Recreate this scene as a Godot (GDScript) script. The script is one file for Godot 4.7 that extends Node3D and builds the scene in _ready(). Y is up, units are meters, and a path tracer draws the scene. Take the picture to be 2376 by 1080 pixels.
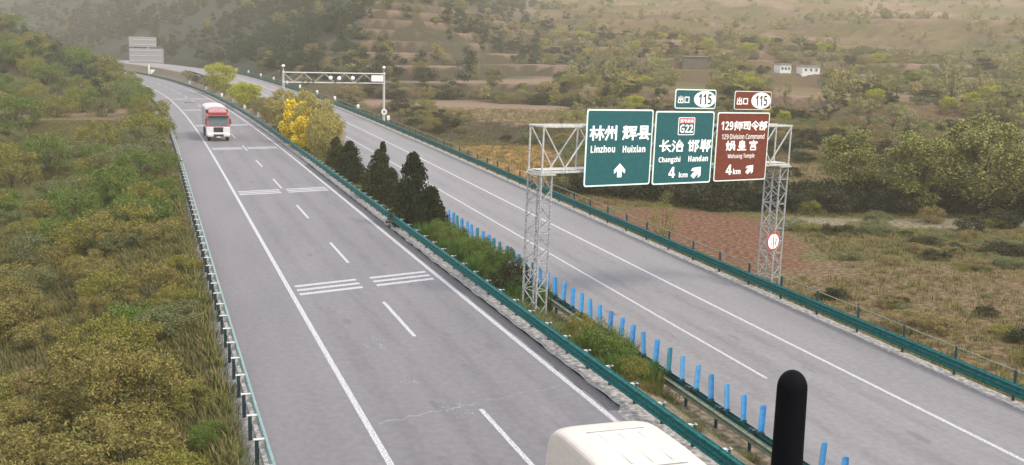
extends Node3D
# A mountain expressway seen from a roadside camera pole.
# s = metres along the road, u = metres to the right of the left edge line of the near carriageway.

const X0 := 6.6047
const TH0 := -0.3367
const K0 := 0.0003238
const K1 := -0.000004429
var SX := PackedFloat64Array()
var SZ := PackedFloat64Array()
var used := {}
var rng := RandomNumberGenerator.new()
var nz := FastNoiseLite.new()
var nz2 := FastNoiseLite.new()
var M := {}
var P := {}

# ---------------------------------------------------------------- mesh collector
class MB:
	var v := PackedVector3Array()
	var n := PackedVector3Array()
	var c := PackedColorArray()
	var t := PackedVector2Array()
	var col := Color(1, 1, 1)
	func tri(a: Vector3, b: Vector3, d: Vector3, ua := Vector2(), ub := Vector2(), ud := Vector2()):
		var q := (d - a).cross(b - a).normalized()
		v.append(a); v.append(b); v.append(d)
		for i in 3:
			n.append(q); c.append(col)
		t.append(ua); t.append(ub); t.append(ud)
	func quad(a: Vector3, b: Vector3, d: Vector3, e: Vector3):
		tri(a, b, d); tri(a, d, e)
	func box(ce: Vector3, sz: Vector3, bs := Basis(), bev := 0.0):
		var h := sz * 0.5
		if bev <= 0.0:
			var k := []
			for i in 8:
				k.append(ce + bs * Vector3(h.x if i & 1 else -h.x, h.y if i & 2 else -h.y, h.z if i & 4 else -h.z))
			for f in [[0, 2, 3, 1], [4, 5, 7, 6], [0, 1, 5, 4], [2, 6, 7, 3], [0, 4, 6, 2], [1, 3, 7, 5]]:
				quad(k[f[0]], k[f[1]], k[f[2]], k[f[3]])
			return
		# chamfered box: two inset rings on y plus caps
		var rings := []
		for r in [[-h.y, bev], [-h.y + bev, 0.0], [h.y - bev, 0.0], [h.y, bev]]:
			var ring := []
			var x: float = h.x - r[1]
			var z: float = h.z - r[1]
			var b2 := bev
			for q in [[-x, -z + b2], [-x + b2, -z], [x - b2, -z], [x, -z + b2], [x, z - b2], [x - b2, z], [-x + b2, z], [-x, z - b2]]:
				ring.append(ce + bs * Vector3(q[0], r[0], q[1]))
			rings.append(ring)
		for i in 3:
			for j in 8:
				var j2 := (j + 1) % 8
				quad(rings[i][j], rings[i + 1][j], rings[i + 1][j2], rings[i][j2])
		for j in range(1, 7):
			tri(rings[0][0], rings[0][j], rings[0][j + 1])
			tri(rings[3][0], rings[3][j + 1], rings[3][j])
	func bar(a: Vector3, b: Vector3, w: float, d: float):
		var z := (a - b)
		var L := z.length()
		z /= L
		var x := Vector3.UP.cross(z)
		if x.length() < 0.01: x = Vector3.RIGHT
		x = x.normalized()
		box((a + b) * 0.5, Vector3(w, d, L), Basis(x, z.cross(x), z))
	func tube(a: Vector3, b: Vector3, r0: float, r1: float, k := 10, caps := true):
		var z := (b - a).normalized()
		var x := z.cross(Vector3(0.31, 0.2, 0.93))
		if x.length() < 0.05: x = z.cross(Vector3.UP)
		x = x.normalized()
		var y := z.cross(x)
		for i in k:
			var a0 := TAU * i / k
			var a1 := TAU * (i + 1) / k
			var d0 := x * cos(a0) + y * sin(a0)
			var d1 := x * cos(a1) + y * sin(a1)
			var p := [a + d0 * r0, b + d0 * r1, b + d1 * r1, a + d1 * r0]
			var q := [d0, d0, d1, d1]
			for j in [0, 1, 2, 0, 2, 3]:
				v.append(p[j]); n.append(q[j]); c.append(col); t.append(Vector2())
			if caps:
				tri(b, b + d1 * r1, b + d0 * r1)
				tri(a, a + d0 * r0, a + d1 * r0)
	func lathe(base: Vector3, prof: Array, k := 16, ax := Basis()):
		for j in prof.size() - 1:
			for i in k:
				var a0 := TAU * i / k
				var a1 := TAU * (i + 1) / k
				var e0 := Vector3(cos(a0), 0, sin(a0))
				var e1 := Vector3(cos(a1), 0, sin(a1))
				var p := [base + ax * (e0 * prof[j][0] + Vector3.UP * prof[j][1]), base + ax * (e0 * prof[j + 1][0] + Vector3.UP * prof[j + 1][1]), base + ax * (e1 * prof[j + 1][0] + Vector3.UP * prof[j + 1][1]), base + ax * (e1 * prof[j][0] + Vector3.UP * prof[j][1])]
				var sl := Vector2(prof[j + 1][1] - prof[j][1], prof[j][0] - prof[j + 1][0]).normalized()
				var n0 := ax * (e0 * sl.x + Vector3.UP * sl.y)
				var n1 := ax * (e1 * sl.x + Vector3.UP * sl.y)
				var q := [n0, n0, n1, n1]
				for m in [0, 2, 1, 0, 3, 2]:
					v.append(p[m]); n.append(q[m]); c.append(col); t.append(Vector2())
	func disc(ce: Vector3, r: float, x: Vector3, y: Vector3, k := 28, ri := 0.0):
		for i in k:
			var a0 := TAU * i / k
			var a1 := TAU * (i + 1) / k
			var d0 := x * cos(a0) + y * sin(a0)
			var d1 := x * cos(a1) + y * sin(a1)
			if ri > 0.0: quad(ce + d0 * ri, ce + d1 * ri, ce + d1 * r, ce + d0 * r)
			else: tri(ce, ce + d1 * r, ce + d0 * r)
	func extrude(poly: PackedVector2Array, z0: float, z1: float):
		var idx := Geometry2D.triangulate_polygon(poly)
		for i in range(0, idx.size(), 3):
			var a := poly[idx[i]]
			var b := poly[idx[i + 1]]
			var d := poly[idx[i + 2]]
			tri(Vector3(a.x, a.y, z1), Vector3(d.x, d.y, z1), Vector3(b.x, b.y, z1))
			tri(Vector3(a.x, a.y, z0), Vector3(b.x, b.y, z0), Vector3(d.x, d.y, z0))
		for i in poly.size():
			var a := poly[i]
			var b := poly[(i + 1) % poly.size()]
			quad(Vector3(a.x, a.y, z0), Vector3(a.x, a.y, z1), Vector3(b.x, b.y, z1), Vector3(b.x, b.y, z0))
	func mesh(mat: Material) -> ArrayMesh:
		var arr := []
		arr.resize(Mesh.ARRAY_MAX)
		arr[Mesh.ARRAY_VERTEX] = v
		arr[Mesh.ARRAY_NORMAL] = n
		arr[Mesh.ARRAY_COLOR] = c
		arr[Mesh.ARRAY_TEX_UV] = t
		var m := ArrayMesh.new()
		m.add_surface_from_arrays(Mesh.PRIMITIVE_TRIANGLES, arr)
		m.surface_set_material(0, mat)
		return m

# ---------------------------------------------------------------- naming
func numbered(called: String) -> String:
	if not used.has(called):
		used[called] = 0
		return called
	used[called] += 1
	return "%s_%03d" % [called, used[called]]

func tag(o: Node, label: String, category: String, group := "") -> Node:
	o.set_meta("label", label)
	o.set_meta("category", category)
	if group: o.set_meta("group", group)
	return o

func thing(called: String, label: String, category: String, xf: Transform3D, group := "") -> Node3D:
	var o := Node3D.new()
	o.name = numbered(called)
	add_child(o)
	o.transform = xf
	tag(o, label, category, group)
	return o

func part(called: String, mesh: Mesh, parent: Node3D, xf := Transform3D()) -> MeshInstance3D:
	var o := MeshInstance3D.new()
	o.name = called
	o.mesh = mesh
	o.transform = xf
	parent.add_child(o, true)
	return o

func struct(called: String, mesh: Mesh) -> MeshInstance3D:
	var o := MeshInstance3D.new()
	o.name = numbered(called)
	o.mesh = mesh
	add_child(o)
	o.set_meta("kind", "structure")
	return o

func nth(i: int) -> String:
	var e := "th"
	if i % 100 < 11 or i % 100 > 13: e = {1: "st", 2: "nd", 3: "rd"}.get(i % 10, "th")
	return str(i) + e

func slope_place(s: float, u: float) -> String:
	var a := "at the bottom of the picture"
	if s > 200.0: a = "far up near the bend"
	elif s > 155.0: a = "beyond the truck"
	elif s > 112.0: a = "level with the truck"
	elif s > 78.0: a = "level with the far cypresses"
	elif s > 62.0: a = "level with the tallest cypress"
	elif s > 47.0: a = "level with the triple road bars"
	elif s > 36.0: a = "between triple bars and road crack"
	elif s > 28.0: a = "level with the road crack"
	return ("against the left guardrail, " if u > -6.2 else ("just below the left guardrail, " if u > -9.5 else ("halfway down the left slope, " if u > -14.0 else "low on the left slope, "))) + a

func terrace_place(x: float, z: float) -> String:
	var a := atan2(x, -z)
	var d := Vector2(x, z).length()
	var p := "left of the sign gantry"
	if a > 0.40: p = "far right past the pale trees"
	elif a > 0.27: p = "right of the outer gantry column"
	elif a > 0.18: p = "behind the brown sign"
	elif a > 0.12: p = "behind the middle green sign"
	elif a > 0.06: p = "behind the left green sign"
	elif a < -0.24: p = "at the far left edge"
	elif a < -0.10: p = "beyond the camera gantry"
	return ("close to the far guardrail, " if d < 100.0 else ("on the low terraces, " if d < 160.0 else ("on the middle terraces, " if d < 240.0 else "on the upper terraces, "))) + p

# ---------------------------------------------------------------- road geometry
func th(s: float) -> float:
	var c := clampf(s, 0.0, 330.0)
	return TH0 + K0 * c + K1 * c * c * 0.5 + (maxf(s, 330.0) - 330.0) * (K0 + K1 * 330.0)

func build_axis():
	var x := 0.0
	var z := 0.0
	for i in 861:
		SX.append(x); SZ.append(z)
		var m := th(i - 60 + 0.5)
		x += sin(m)
		z -= cos(m)
	var ox := SX[60]
	var oz := SZ[60]
	for i in 861:
		SX[i] += X0 - ox
		SZ[i] -= oz

func axis(s: float) -> Vector2:
	var q := clampf(s + 60.0, 0.0, 859.0)
	var i := int(q)
	var f := q - i
	return Vector2(lerpf(SX[i], SX[i + 1], f), lerpf(SZ[i], SZ[i + 1], f))

func rp(s: float, u: float, y := 0.0) -> Vector3:
	var a := axis(s)
	var t := th(s)
	return Vector3(a.x + u * cos(t), y, a.y + u * sin(t))

func er(s: float) -> float:           # level of the far carriageway
	return -1.7472 + 0.014376 * clampf(s, -20.0, 285.0)

func su(x: float, z: float) -> Vector2:
	var s := clampf(-z * 1.06, -55.0, 790.0)
	for i in 5:
		var a := axis(s)
		var t := th(s)
		s = clampf(s + (x - a.x) * sin(t) - (z - a.y) * cos(t), -59.0, 795.0)
	var b := axis(s)
	var t2 := th(s)
	return Vector2(s, (x - b.x) * cos(t2) + (z - b.y) * sin(t2))

func along(a: Vector3, b: Vector3) -> Transform3D:      # -z runs from a to b, origin in the middle
	var z := (a - b).normalized()
	var x := Vector3.UP.cross(z).normalized()
	return Transform3D(Basis(x, z.cross(x), z), (a + b) * 0.5)

func facing(s: float) -> Basis:                          # +x right of the road, -z along it
	return Basis(Vector3.UP, -th(s))

const GD := [[0.0, -3.2], [112.0, -3.0], [135.0, -1.2], [200.0, 1.2], [270.0, 4.2], [400.0, 13.0], [600.0, 32.0], [800.0, 56.0], [1000.0, 86.0], [1500.0, 190.0], [2500.0, 300.0]]
func rise(d: float) -> float:
	for i in GD.size() - 1:
		if d < GD[i + 1][0]:
			return lerpf(GD[i][1], GD[i + 1][1], (d - GD[i][0]) / (GD[i + 1][0] - GD[i][0]))
	return 300.0

func ground(x: float, z: float) -> float:
	var d := Vector2(x, z).length()
	var q := su(x, z)
	return ground_su(x, z, d, q)

func terrace_step(d: float) -> float:
	return 2.3 if d < 170.0 else 3.0

func raw_height(x: float, z: float, d: float) -> float:
	var far := smoothstep(100.0, 300.0, d)
	var az := atan2(x, -z)
	var ridge := 46.0 * smoothstep(210.0, 520.0, d) * smoothstep(0.02, -0.16, az)
	return rise(d) + ridge + nz.get_noise_2d(x, z) * (0.7 + 3.5 * far + 5.0 * smoothstep(330.0, 460.0, d)) + nz2.get_noise_2d(x, z) * (0.25 + 0.6 * far)

func on_bank(x: float, z: float) -> bool:      # true on the steep risers between terraces
	var d := Vector2(x, z).length()
	var w := raw_height(x, z, d) / terrace_step(d)
	return w - floorf(w) > 0.62

func ground_su(x: float, z: float, d: float, q: Vector2) -> float:
	var y := raw_height(x, z, d)
	if d > 108.0:
		var step := terrace_step(d)
		var w := y / step
		var fl := floorf(w)
		var stepped := (fl + smoothstep(0.82, 1.0, w - fl)) * step
		y = lerpf(y, stepped, smoothstep(108.0, 128.0, d))
	if q.y < -4.0:
		var du := -4.0 - q.y
		return clampf(y, -0.25 - du * 0.33, -0.25 + du * lerpf(0.28, 0.42, smoothstep(220.0, 320.0, d)))
	elif q.y > 25.2:
		var du2 := q.y - 25.2
		var e := er(q.x) - 0.3
		return clampf(y, e - du2 * 0.42, e + du2 * lerpf(0.22, 0.45, smoothstep(180.0, 300.0, d)))
	return minf(0.0, er(q.x)) - 1.2

# ---------------------------------------------------------------- materials
func lin(r: float, g: float, b: float) -> Color:
	return Color(r, g, b).linear_to_srgb()

func noise_tex(freq: float, lo: Color, hi: Color, seed_: int, oct := 4, size := 512, mid := 0.5) -> NoiseTexture2D:
	var f := FastNoiseLite.new()
	f.seed = seed_
	f.frequency = freq
	f.fractal_octaves = oct
	f.noise_type = FastNoiseLite.TYPE_SIMPLEX_SMOOTH
	var t := NoiseTexture2D.new()
	t.width = size
	t.height = size
	t.seamless = true
	t.noise = f
	var g := Gradient.new()
	g.set_color(0, lo)
	g.set_color(1, hi)
	g.set_offset(0, mid - 0.35)
	g.set_offset(1, mid + 0.35)
	t.color_ramp = g
	return t

func mat(c: Color, rough := 0.7, metal := 0.0) -> StandardMaterial3D:
	var m := StandardMaterial3D.new()
	m.albedo_color = c
	m.roughness = rough
	m.metallic = metal
	m.metallic_specular = 0.4
	m.cull_mode = BaseMaterial3D.CULL_DISABLED
	return m

func worn(c: Color, rough: float, lo: float, sc: float, seed_: int, metal := 0.0) -> StandardMaterial3D:
	var m := mat(c, rough, metal)
	m.albedo_texture = noise_tex(0.02, Color(lo, lo, lo), Color(1, 1, 1), seed_, 5, 512)
	m.uv1_triplanar = true
	m.uv1_world_triplanar = true
	m.uv1_scale = Vector3(sc, sc, sc)
	return m

func leafmat(rough := 0.75) -> StandardMaterial3D:
	var m := mat(Color(1, 1, 1), rough)
	m.vertex_color_use_as_albedo = true
	m.backlight = Color(0.35, 0.35, 0.35)
	m.metallic_specular = 0.25
	return m

# one picture over the width of a carriageway, 90 m long: grain, wheel tracks worn by traffic, oil drips, patches
func asphalt(c: Color, seed_: int, width: float, off: float, tracks: Array) -> StandardMaterial3D:
	var m := mat(c, 0.86)
	var W := 384
	var H := 1536
	var f := FastNoiseLite.new()
	f.seed = seed_; f.frequency = 0.11; f.fractal_octaves = 3
	var g := FastNoiseLite.new()
	g.seed = seed_ + 3; g.frequency = 1.4; g.fractal_octaves = 2
	var r := RandomNumberGenerator.new()
	r.seed = seed_
	var px := PackedFloat32Array()
	px.resize(W * H)
	for y in H:
		var sm := 90.0 * y / H
		for x in W:
			var u := width * x / W - off
			var k := 0.93 + 0.05 * f.get_noise_2d(u * 3.0, sm * 0.5) + 0.05 * g.get_noise_2d(u * 2.0, sm * 1.6) + r.randf_range(-0.02, 0.02)
			for t in tracks:
				var q := absf(u - t - 0.12 * f.get_noise_2d(sm * 0.4, t * 7.0)) / 0.42
				if q < 1.0: k -= 0.055 * (1.0 - q * q) * (0.7 + 0.9 * g.get_noise_2d(u * 1.3, sm * 0.25))
			px[y * W + x] = k
	for i in 46:      # drips of oil between the tracks, and a few paler scrapes
		var cu: float = (tracks[0] + tracks[1]) * 0.5 if r.randf() < 0.5 else (tracks[2] + tracks[3]) * 0.5
		var cx := int((cu + r.randfn() * 0.35 + off) / width * W)
		var cy := r.randi() % H
		var rx := r.randi_range(2, 7)
		var ry := r.randi_range(2, 12)
		var dk := -r.randf_range(0.03, 0.11) if r.randf() < 0.8 else 0.05
		for y in range(-ry, ry + 1):
			for x in range(-rx, rx + 1):
				var e := pow(float(x) / rx, 2.0) + pow(float(y) / ry, 2.0)
				if e < 0.6 + r.randf() * 0.5 and cx + x >= 0 and cx + x < W:
					px[((cy + y + H) % H) * W + cx + x] += dk
	var im := Image.create(W, H, true, Image.FORMAT_RGB8)
	for y in H:
		for x in W:
			var k := clampf(px[y * W + x], 0.0, 1.0)
			im.set_pixel(x, y, Color(k, k * 0.998, k))
	im.generate_mipmaps()
	m.albedo_texture = ImageTexture.create_from_image(im)
	m.uv1_scale = Vector3(1.0 / width, 1.0 / 90.0, 1)
	m.uv1_offset = Vector3(off / width, 0, 0)
	return m

func materials():
	M.asphalt = asphalt(lin(0.124, 0.116, 0.123), 11, 11.26, 3.1, [0.95, 2.75, 4.75, 6.55])
	M.asphalt2 = asphalt(lin(0.150, 0.141, 0.143), 23, 11.7, -12.5, [13.9, 15.7, 17.7, 19.5])
	M.seal = worn(lin(0.062, 0.060, 0.066), 0.85, 0.75, 0.6, 5)
	M.paint = worn(lin(0.50, 0.485, 0.50), 0.7, 0.5, 1.3, 31)
	M.paint_old = worn(lin(0.38, 0.365, 0.38), 0.75, 0.45, 1.1, 33)
	M.concrete = worn(lin(0.29, 0.27, 0.255), 0.9, 0.6, 0.35, 41)
	M.crack = worn(lin(0.27, 0.26, 0.25), 0.9, 0.6, 1.2, 43)
	M.rail = worn(lin(0.010, 0.128, 0.126), 0.6, 0.6, 0.5, 51)
	M.rail.metallic_specular = 0.2
	M.rail_pale = worn(lin(0.16, 0.25, 0.245), 0.5, 0.65, 0.7, 53)
	M.rail_back = worn(lin(0.17, 0.20, 0.13), 0.6, 0.6, 0.7, 55)
	M.post = worn(lin(0.012, 0.045, 0.055), 0.55, 0.6, 0.9, 57)
	M.zinc = worn(lin(0.42, 0.43, 0.43), 0.5, 0.62, 0.8, 61, 0.25)
	M.zinc2 = worn(lin(0.50, 0.50, 0.47), 0.5, 0.7, 0.8, 63, 0.2)
	M.white = worn(lin(0.72, 0.72, 0.70), 0.5, 0.75, 0.9, 65)
	M.blue = worn(lin(0.035, 0.235, 0.52), 0.5, 0.85, 0.4, 67)
	M.blue2 = worn(lin(0.045, 0.20, 0.42), 0.5, 0.85, 0.4, 97)
	M.blue3 = worn(lin(0.06, 0.26, 0.50), 0.5, 0.85, 0.4, 99)
	M.teal = worn(lin(0.03, 0.20, 0.27), 0.5, 0.7, 0.8, 69)
	M.sign_green = worn(lin(0.006, 0.082, 0.090), 0.5, 0.86, 0.35, 93)
	M.sign_brown = worn(lin(0.135, 0.028, 0.014), 0.5, 0.84, 0.35, 95)
	M.sign_white = mat(lin(0.78, 0.78, 0.76), 0.4)
	M.sign_rim = mat(lin(0.55, 0.66, 0.62), 0.45)
	M.ink = mat(lin(0.02, 0.02, 0.022), 0.5)
	M.red = mat(lin(0.42, 0.02, 0.03), 0.4)
	M.black = mat(lin(0.004, 0.004, 0.005), 0.7)
	M.black.metallic_specular = 0.12
	M.rubber = worn(lin(0.018, 0.018, 0.018), 0.85, 0.6, 1.0, 71)
	M.grey = worn(lin(0.24, 0.25, 0.27), 0.6, 0.75, 0.4, 73)
	M.cream = worn(lin(0.42, 0.37, 0.325), 0.45, 0.94, 0.25, 75)
	M.truck_red = worn(lin(0.30, 0.06, 0.065), 0.35, 0.8, 0.6, 77)
	M.truck_white = worn(lin(0.66, 0.62, 0.63), 0.4, 0.75, 0.6, 79)
	M.tarp = worn(lin(0.46, 0.40, 0.41), 0.7, 0.75, 0.5, 81)
	M.dark = worn(lin(0.035, 0.032, 0.036), 0.6, 0.6, 0.6, 83)
	M.glass = mat(lin(0.05, 0.09, 0.10), 0.06)
	M.lamp = mat(lin(0.75, 0.75, 0.72), 0.15)
	M.bark = worn(lin(0.09, 0.07, 0.05), 0.9, 0.5, 1.5, 85)
	M.leaf = leafmat()
	M.soil = worn(lin(0.17, 0.13, 0.085), 0.95, 0.5, 0.25, 87)
	M.wall = worn(lin(0.62, 0.60, 0.57), 0.8, 0.8, 0.2, 89)
	M.ground = mat(Color(1, 1, 1), 0.95)
	M.ground.vertex_color_use_as_albedo = true
	M.ground.metallic_specular = 0.1
	M.ground.albedo_texture = noise_tex(0.03, Color(0.58, 0.57, 0.55), Color(1, 1, 1), 91, 6, 1024)
	M.ground.uv1_triplanar = true
	M.ground.uv1_world_triplanar = true
	M.ground.uv1_scale = Vector3(0.06, 0.06, 0.06)

# ---------------------------------------------------------------- strips along the road
func strip(s0: float, s1: float, ds: float, prof: Callable, m: Material) -> ArrayMesh:
	var b := MB.new()
	var k := int(ceil((s1 - s0) / ds))
	var last := []
	for i in k + 1:
		var s: float = lerpf(s0, s1, float(i) / k)
		var pr: Array = prof.call(s)
		var row := []
		for q in pr:
			row.append([rp(s, q[0], q[1]), Vector2(q[0], s)])
		if i:
			for j in row.size() - 1:
				var a = last[j]
				var c = row[j]
				var d = row[j + 1]
				var e = last[j + 1]
				b.tri(a[0], c[0], d[0], a[1], c[1], d[1])
				b.tri(a[0], d[0], e[0], a[1], d[1], e[1])
		last = row
	return b.mesh(m)

func flat(s0, s1, ds, u0: float, u1: float, y: float, right: bool, m) -> ArrayMesh:
	return strip(s0, s1, ds, func(s): 
		var e: float = er(s) if right else 0.0
		return [[u0, e + y], [u1, e + y]], m)

func skew_bar(s: float, ua: float, ub: float, slope: float, w: float, y: float, m: Material) -> ArrayMesh:
	var b := MB.new()
	var k := 6
	for i in k:
		var u0 := lerpf(ua, ub, float(i) / k)
		var u1 := lerpf(ua, ub, float(i + 1) / k)
		b.quad(rp(s + slope * u0, u0, y), rp(s + slope * u0 + w, u0, y), rp(s + slope * u1 + w, u1, y), rp(s + slope * u1, u1, y))
	return b.mesh(m)

func roads():
	var L := struct("road", strip(-30, 620, 3, func(s): return [[-3.1, -0.35], [-3.1, 0.0], [8.16, 0.0], [8.16, -0.35]], M.asphalt))
	part("edge_line", flat(-30, 600, 3, -0.1, 0.1, 0.004, false, M.paint), L)
	part("edge_line", flat(-30, 600, 3, 7.4, 7.6, 0.004, false, M.paint), L)
	for k in range(-2, 20):
		var s: float = 33.774 + 15.0 * k
		part("lane_dash", flat(s - 6.0, s, 1.5, 3.67, 3.83, 0.004, false, M.paint), L)
	# rumble stripes: three bars, then single bars farther on
	for i in 3:
		var sb: float = 50.72 + 0.85 * i
		part("cross_stripe", skew_bar(sb, 0.32, 3.4, 0.3, 0.38, 0.004, M.paint), L)
		part("cross_stripe", skew_bar(sb, 4.12, 7.15, 0.3, 0.38, 0.004, M.paint), L)
	for q in [[84.2, 0.26], [118.8, 0.2], [150.6, 0.25], [183.0, 0.25], [216.0, 0.25]]:
		for i in 3:
			var sb2: float = q[0] + 0.85 * i
			var pm: Material = M.paint
			part("cross_stripe", skew_bar(sb2, 0.3, 3.45, q[1], 0.45, 0.004, pm), L)
			part("cross_stripe", skew_bar(sb2, 4.0, 7.2, q[1], 0.45, 0.004, pm), L)
	# sealed dark strip along the right edge and repairs
	part("sealed_strip", strip(32.6, 104.0, 1.5, func(s): return [[7.70 + 0.03 * sin(s * 1.7), 0.004], [8.155, 0.004]], M.seal), L)
	for q in [[35.0, 2.6], [37.2, 1.5]]:
		part("repair_patch", flat(q[0] - 0.15, q[0] + q[1] * 0.2, 0.2, 7.62, 7.735, 0.0045, false, M.seal), L)
	# a jagged pale crack across the lanes, finer ones and scuffs
	var cr := MB.new()
	var r := RandomNumberGenerator.new()
	r.seed = 5
	var pa := Vector2(0.35, 33.2)
	var slope := 0.32
	while pa.x < 7.3:
		var pb := Vector2(pa.x + r.randf_range(0.12, 0.3), 33.2 + slope * (pa.x) + r.randf_range(-0.14, 0.14))
		var w := r.randf_range(0.012, 0.05) if pa.x < 3.6 else r.randf_range(0.006, 0.02)
		cr.quad(rp(pa.y - w, pa.x, 0.005), rp(pa.y + w, pa.x, 0.005), rp(pb.y + w, pb.x, 0.005), rp(pb.y - w, pb.x, 0.005))
		pa = pb
	part("crack", cr.mesh(M.crack), L)
	for q in [[42.6, 2.1, 0.5], [41.8, 1.9, 0.35], [34.2, 2.9, 0.5], [33.4, 3.1, 0.4], [62.5, 2.6, 0.45], [37.0, 2.2, 0.2]]:
		var sc := MB.new()
		for i in 14:
			var cu: float = q[1] + r.randf_range(-0.35, 0.35)
			var cs: float = q[0] + r.randf_range(-0.5, 0.5) * q[2] * 2.0
			var w2 := r.randf_range(0.02, 0.07)
			var l2 := r.randf_range(0.05, 0.2)
			sc.quad(rp(cs, cu, 0.005), rp(cs + l2, cu + 0.02, 0.005), rp(cs + l2, cu + w2, 0.005), rp(cs, cu + w2, 0.005))
		part("scuff", sc.mesh(M.crack), L)
	# far carriageway
	var R := struct("road", strip(-30, 620, 3, func(s):
		var e := er(s)
		return [[12.5, e - 0.35], [12.5, e], [24.2, e], [24.2, e - 0.35]], M.asphalt2))
	part("edge_line", flat(-30, 600, 3, 12.86, 13.0, 0.004, true, M.paint), R)
	part("lane_line", flat(37.8, 400, 3, 16.68, 16.83, 0.004, true, M.paint), R)
	part("edge_line", flat(-30, 600, 3, 20.34, 20.52, 0.004, true, M.paint), R)
	# concrete margins with a ragged inner edge
	struct("verge_concrete_left", strip(-30, 420, 1.0, func(s): return [[-3.09, 0.03], [-3.12, 0.10], [-3.34, 0.10], [-3.36, 0.02], [-4.3, -0.2], [-7.0, -1.6]], M.concrete))
	var mr := strip(-30, 420, 0.35, func(s):
		var w: float = 8.22 + 0.07 * nz2.get_noise_2d(s * 9.0, 4.0) + 0.03 * sin(s * PI)
		w = lerpf(7.82, w, smoothstep(32.2, 33.0, s))
		return [[w, 0.006], [w + 0.04, 0.05], [8.86, 0.06], [9.0, -0.1]], M.concrete)
	struct("verge_concrete_median", mr)
	struct("verge_concrete_right", strip(-30, 420, 0.5, func(s):
		var e := er(s)
		var w: float = 24.02 + 0.14 * nz2.get_noise_2d(s * 6.0, 40.0)
		return [[w, e + 0.006], [w + 0.04, e + 0.05], [24.6, e + 0.06], [25.4, e - 0.3], [27.5, e - 1.5]], M.concrete))
	struct("median_soil", strip(-30, 420, 2.0, func(s):
		var e := er(s)
		return [[8.9, -0.06], [9.4, -0.05], [10.6, lerpf(0.0, e, 0.45)], [11.7, e + 0.02], [12.52, e + 0.01]], M.soil))

# ---------------------------------------------------------------- terrain
func in_poly(x: float, z: float, poly: PackedVector2Array) -> bool:
	return Geometry2D.is_point_in_polygon(Vector2(x, z), poly)

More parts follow.
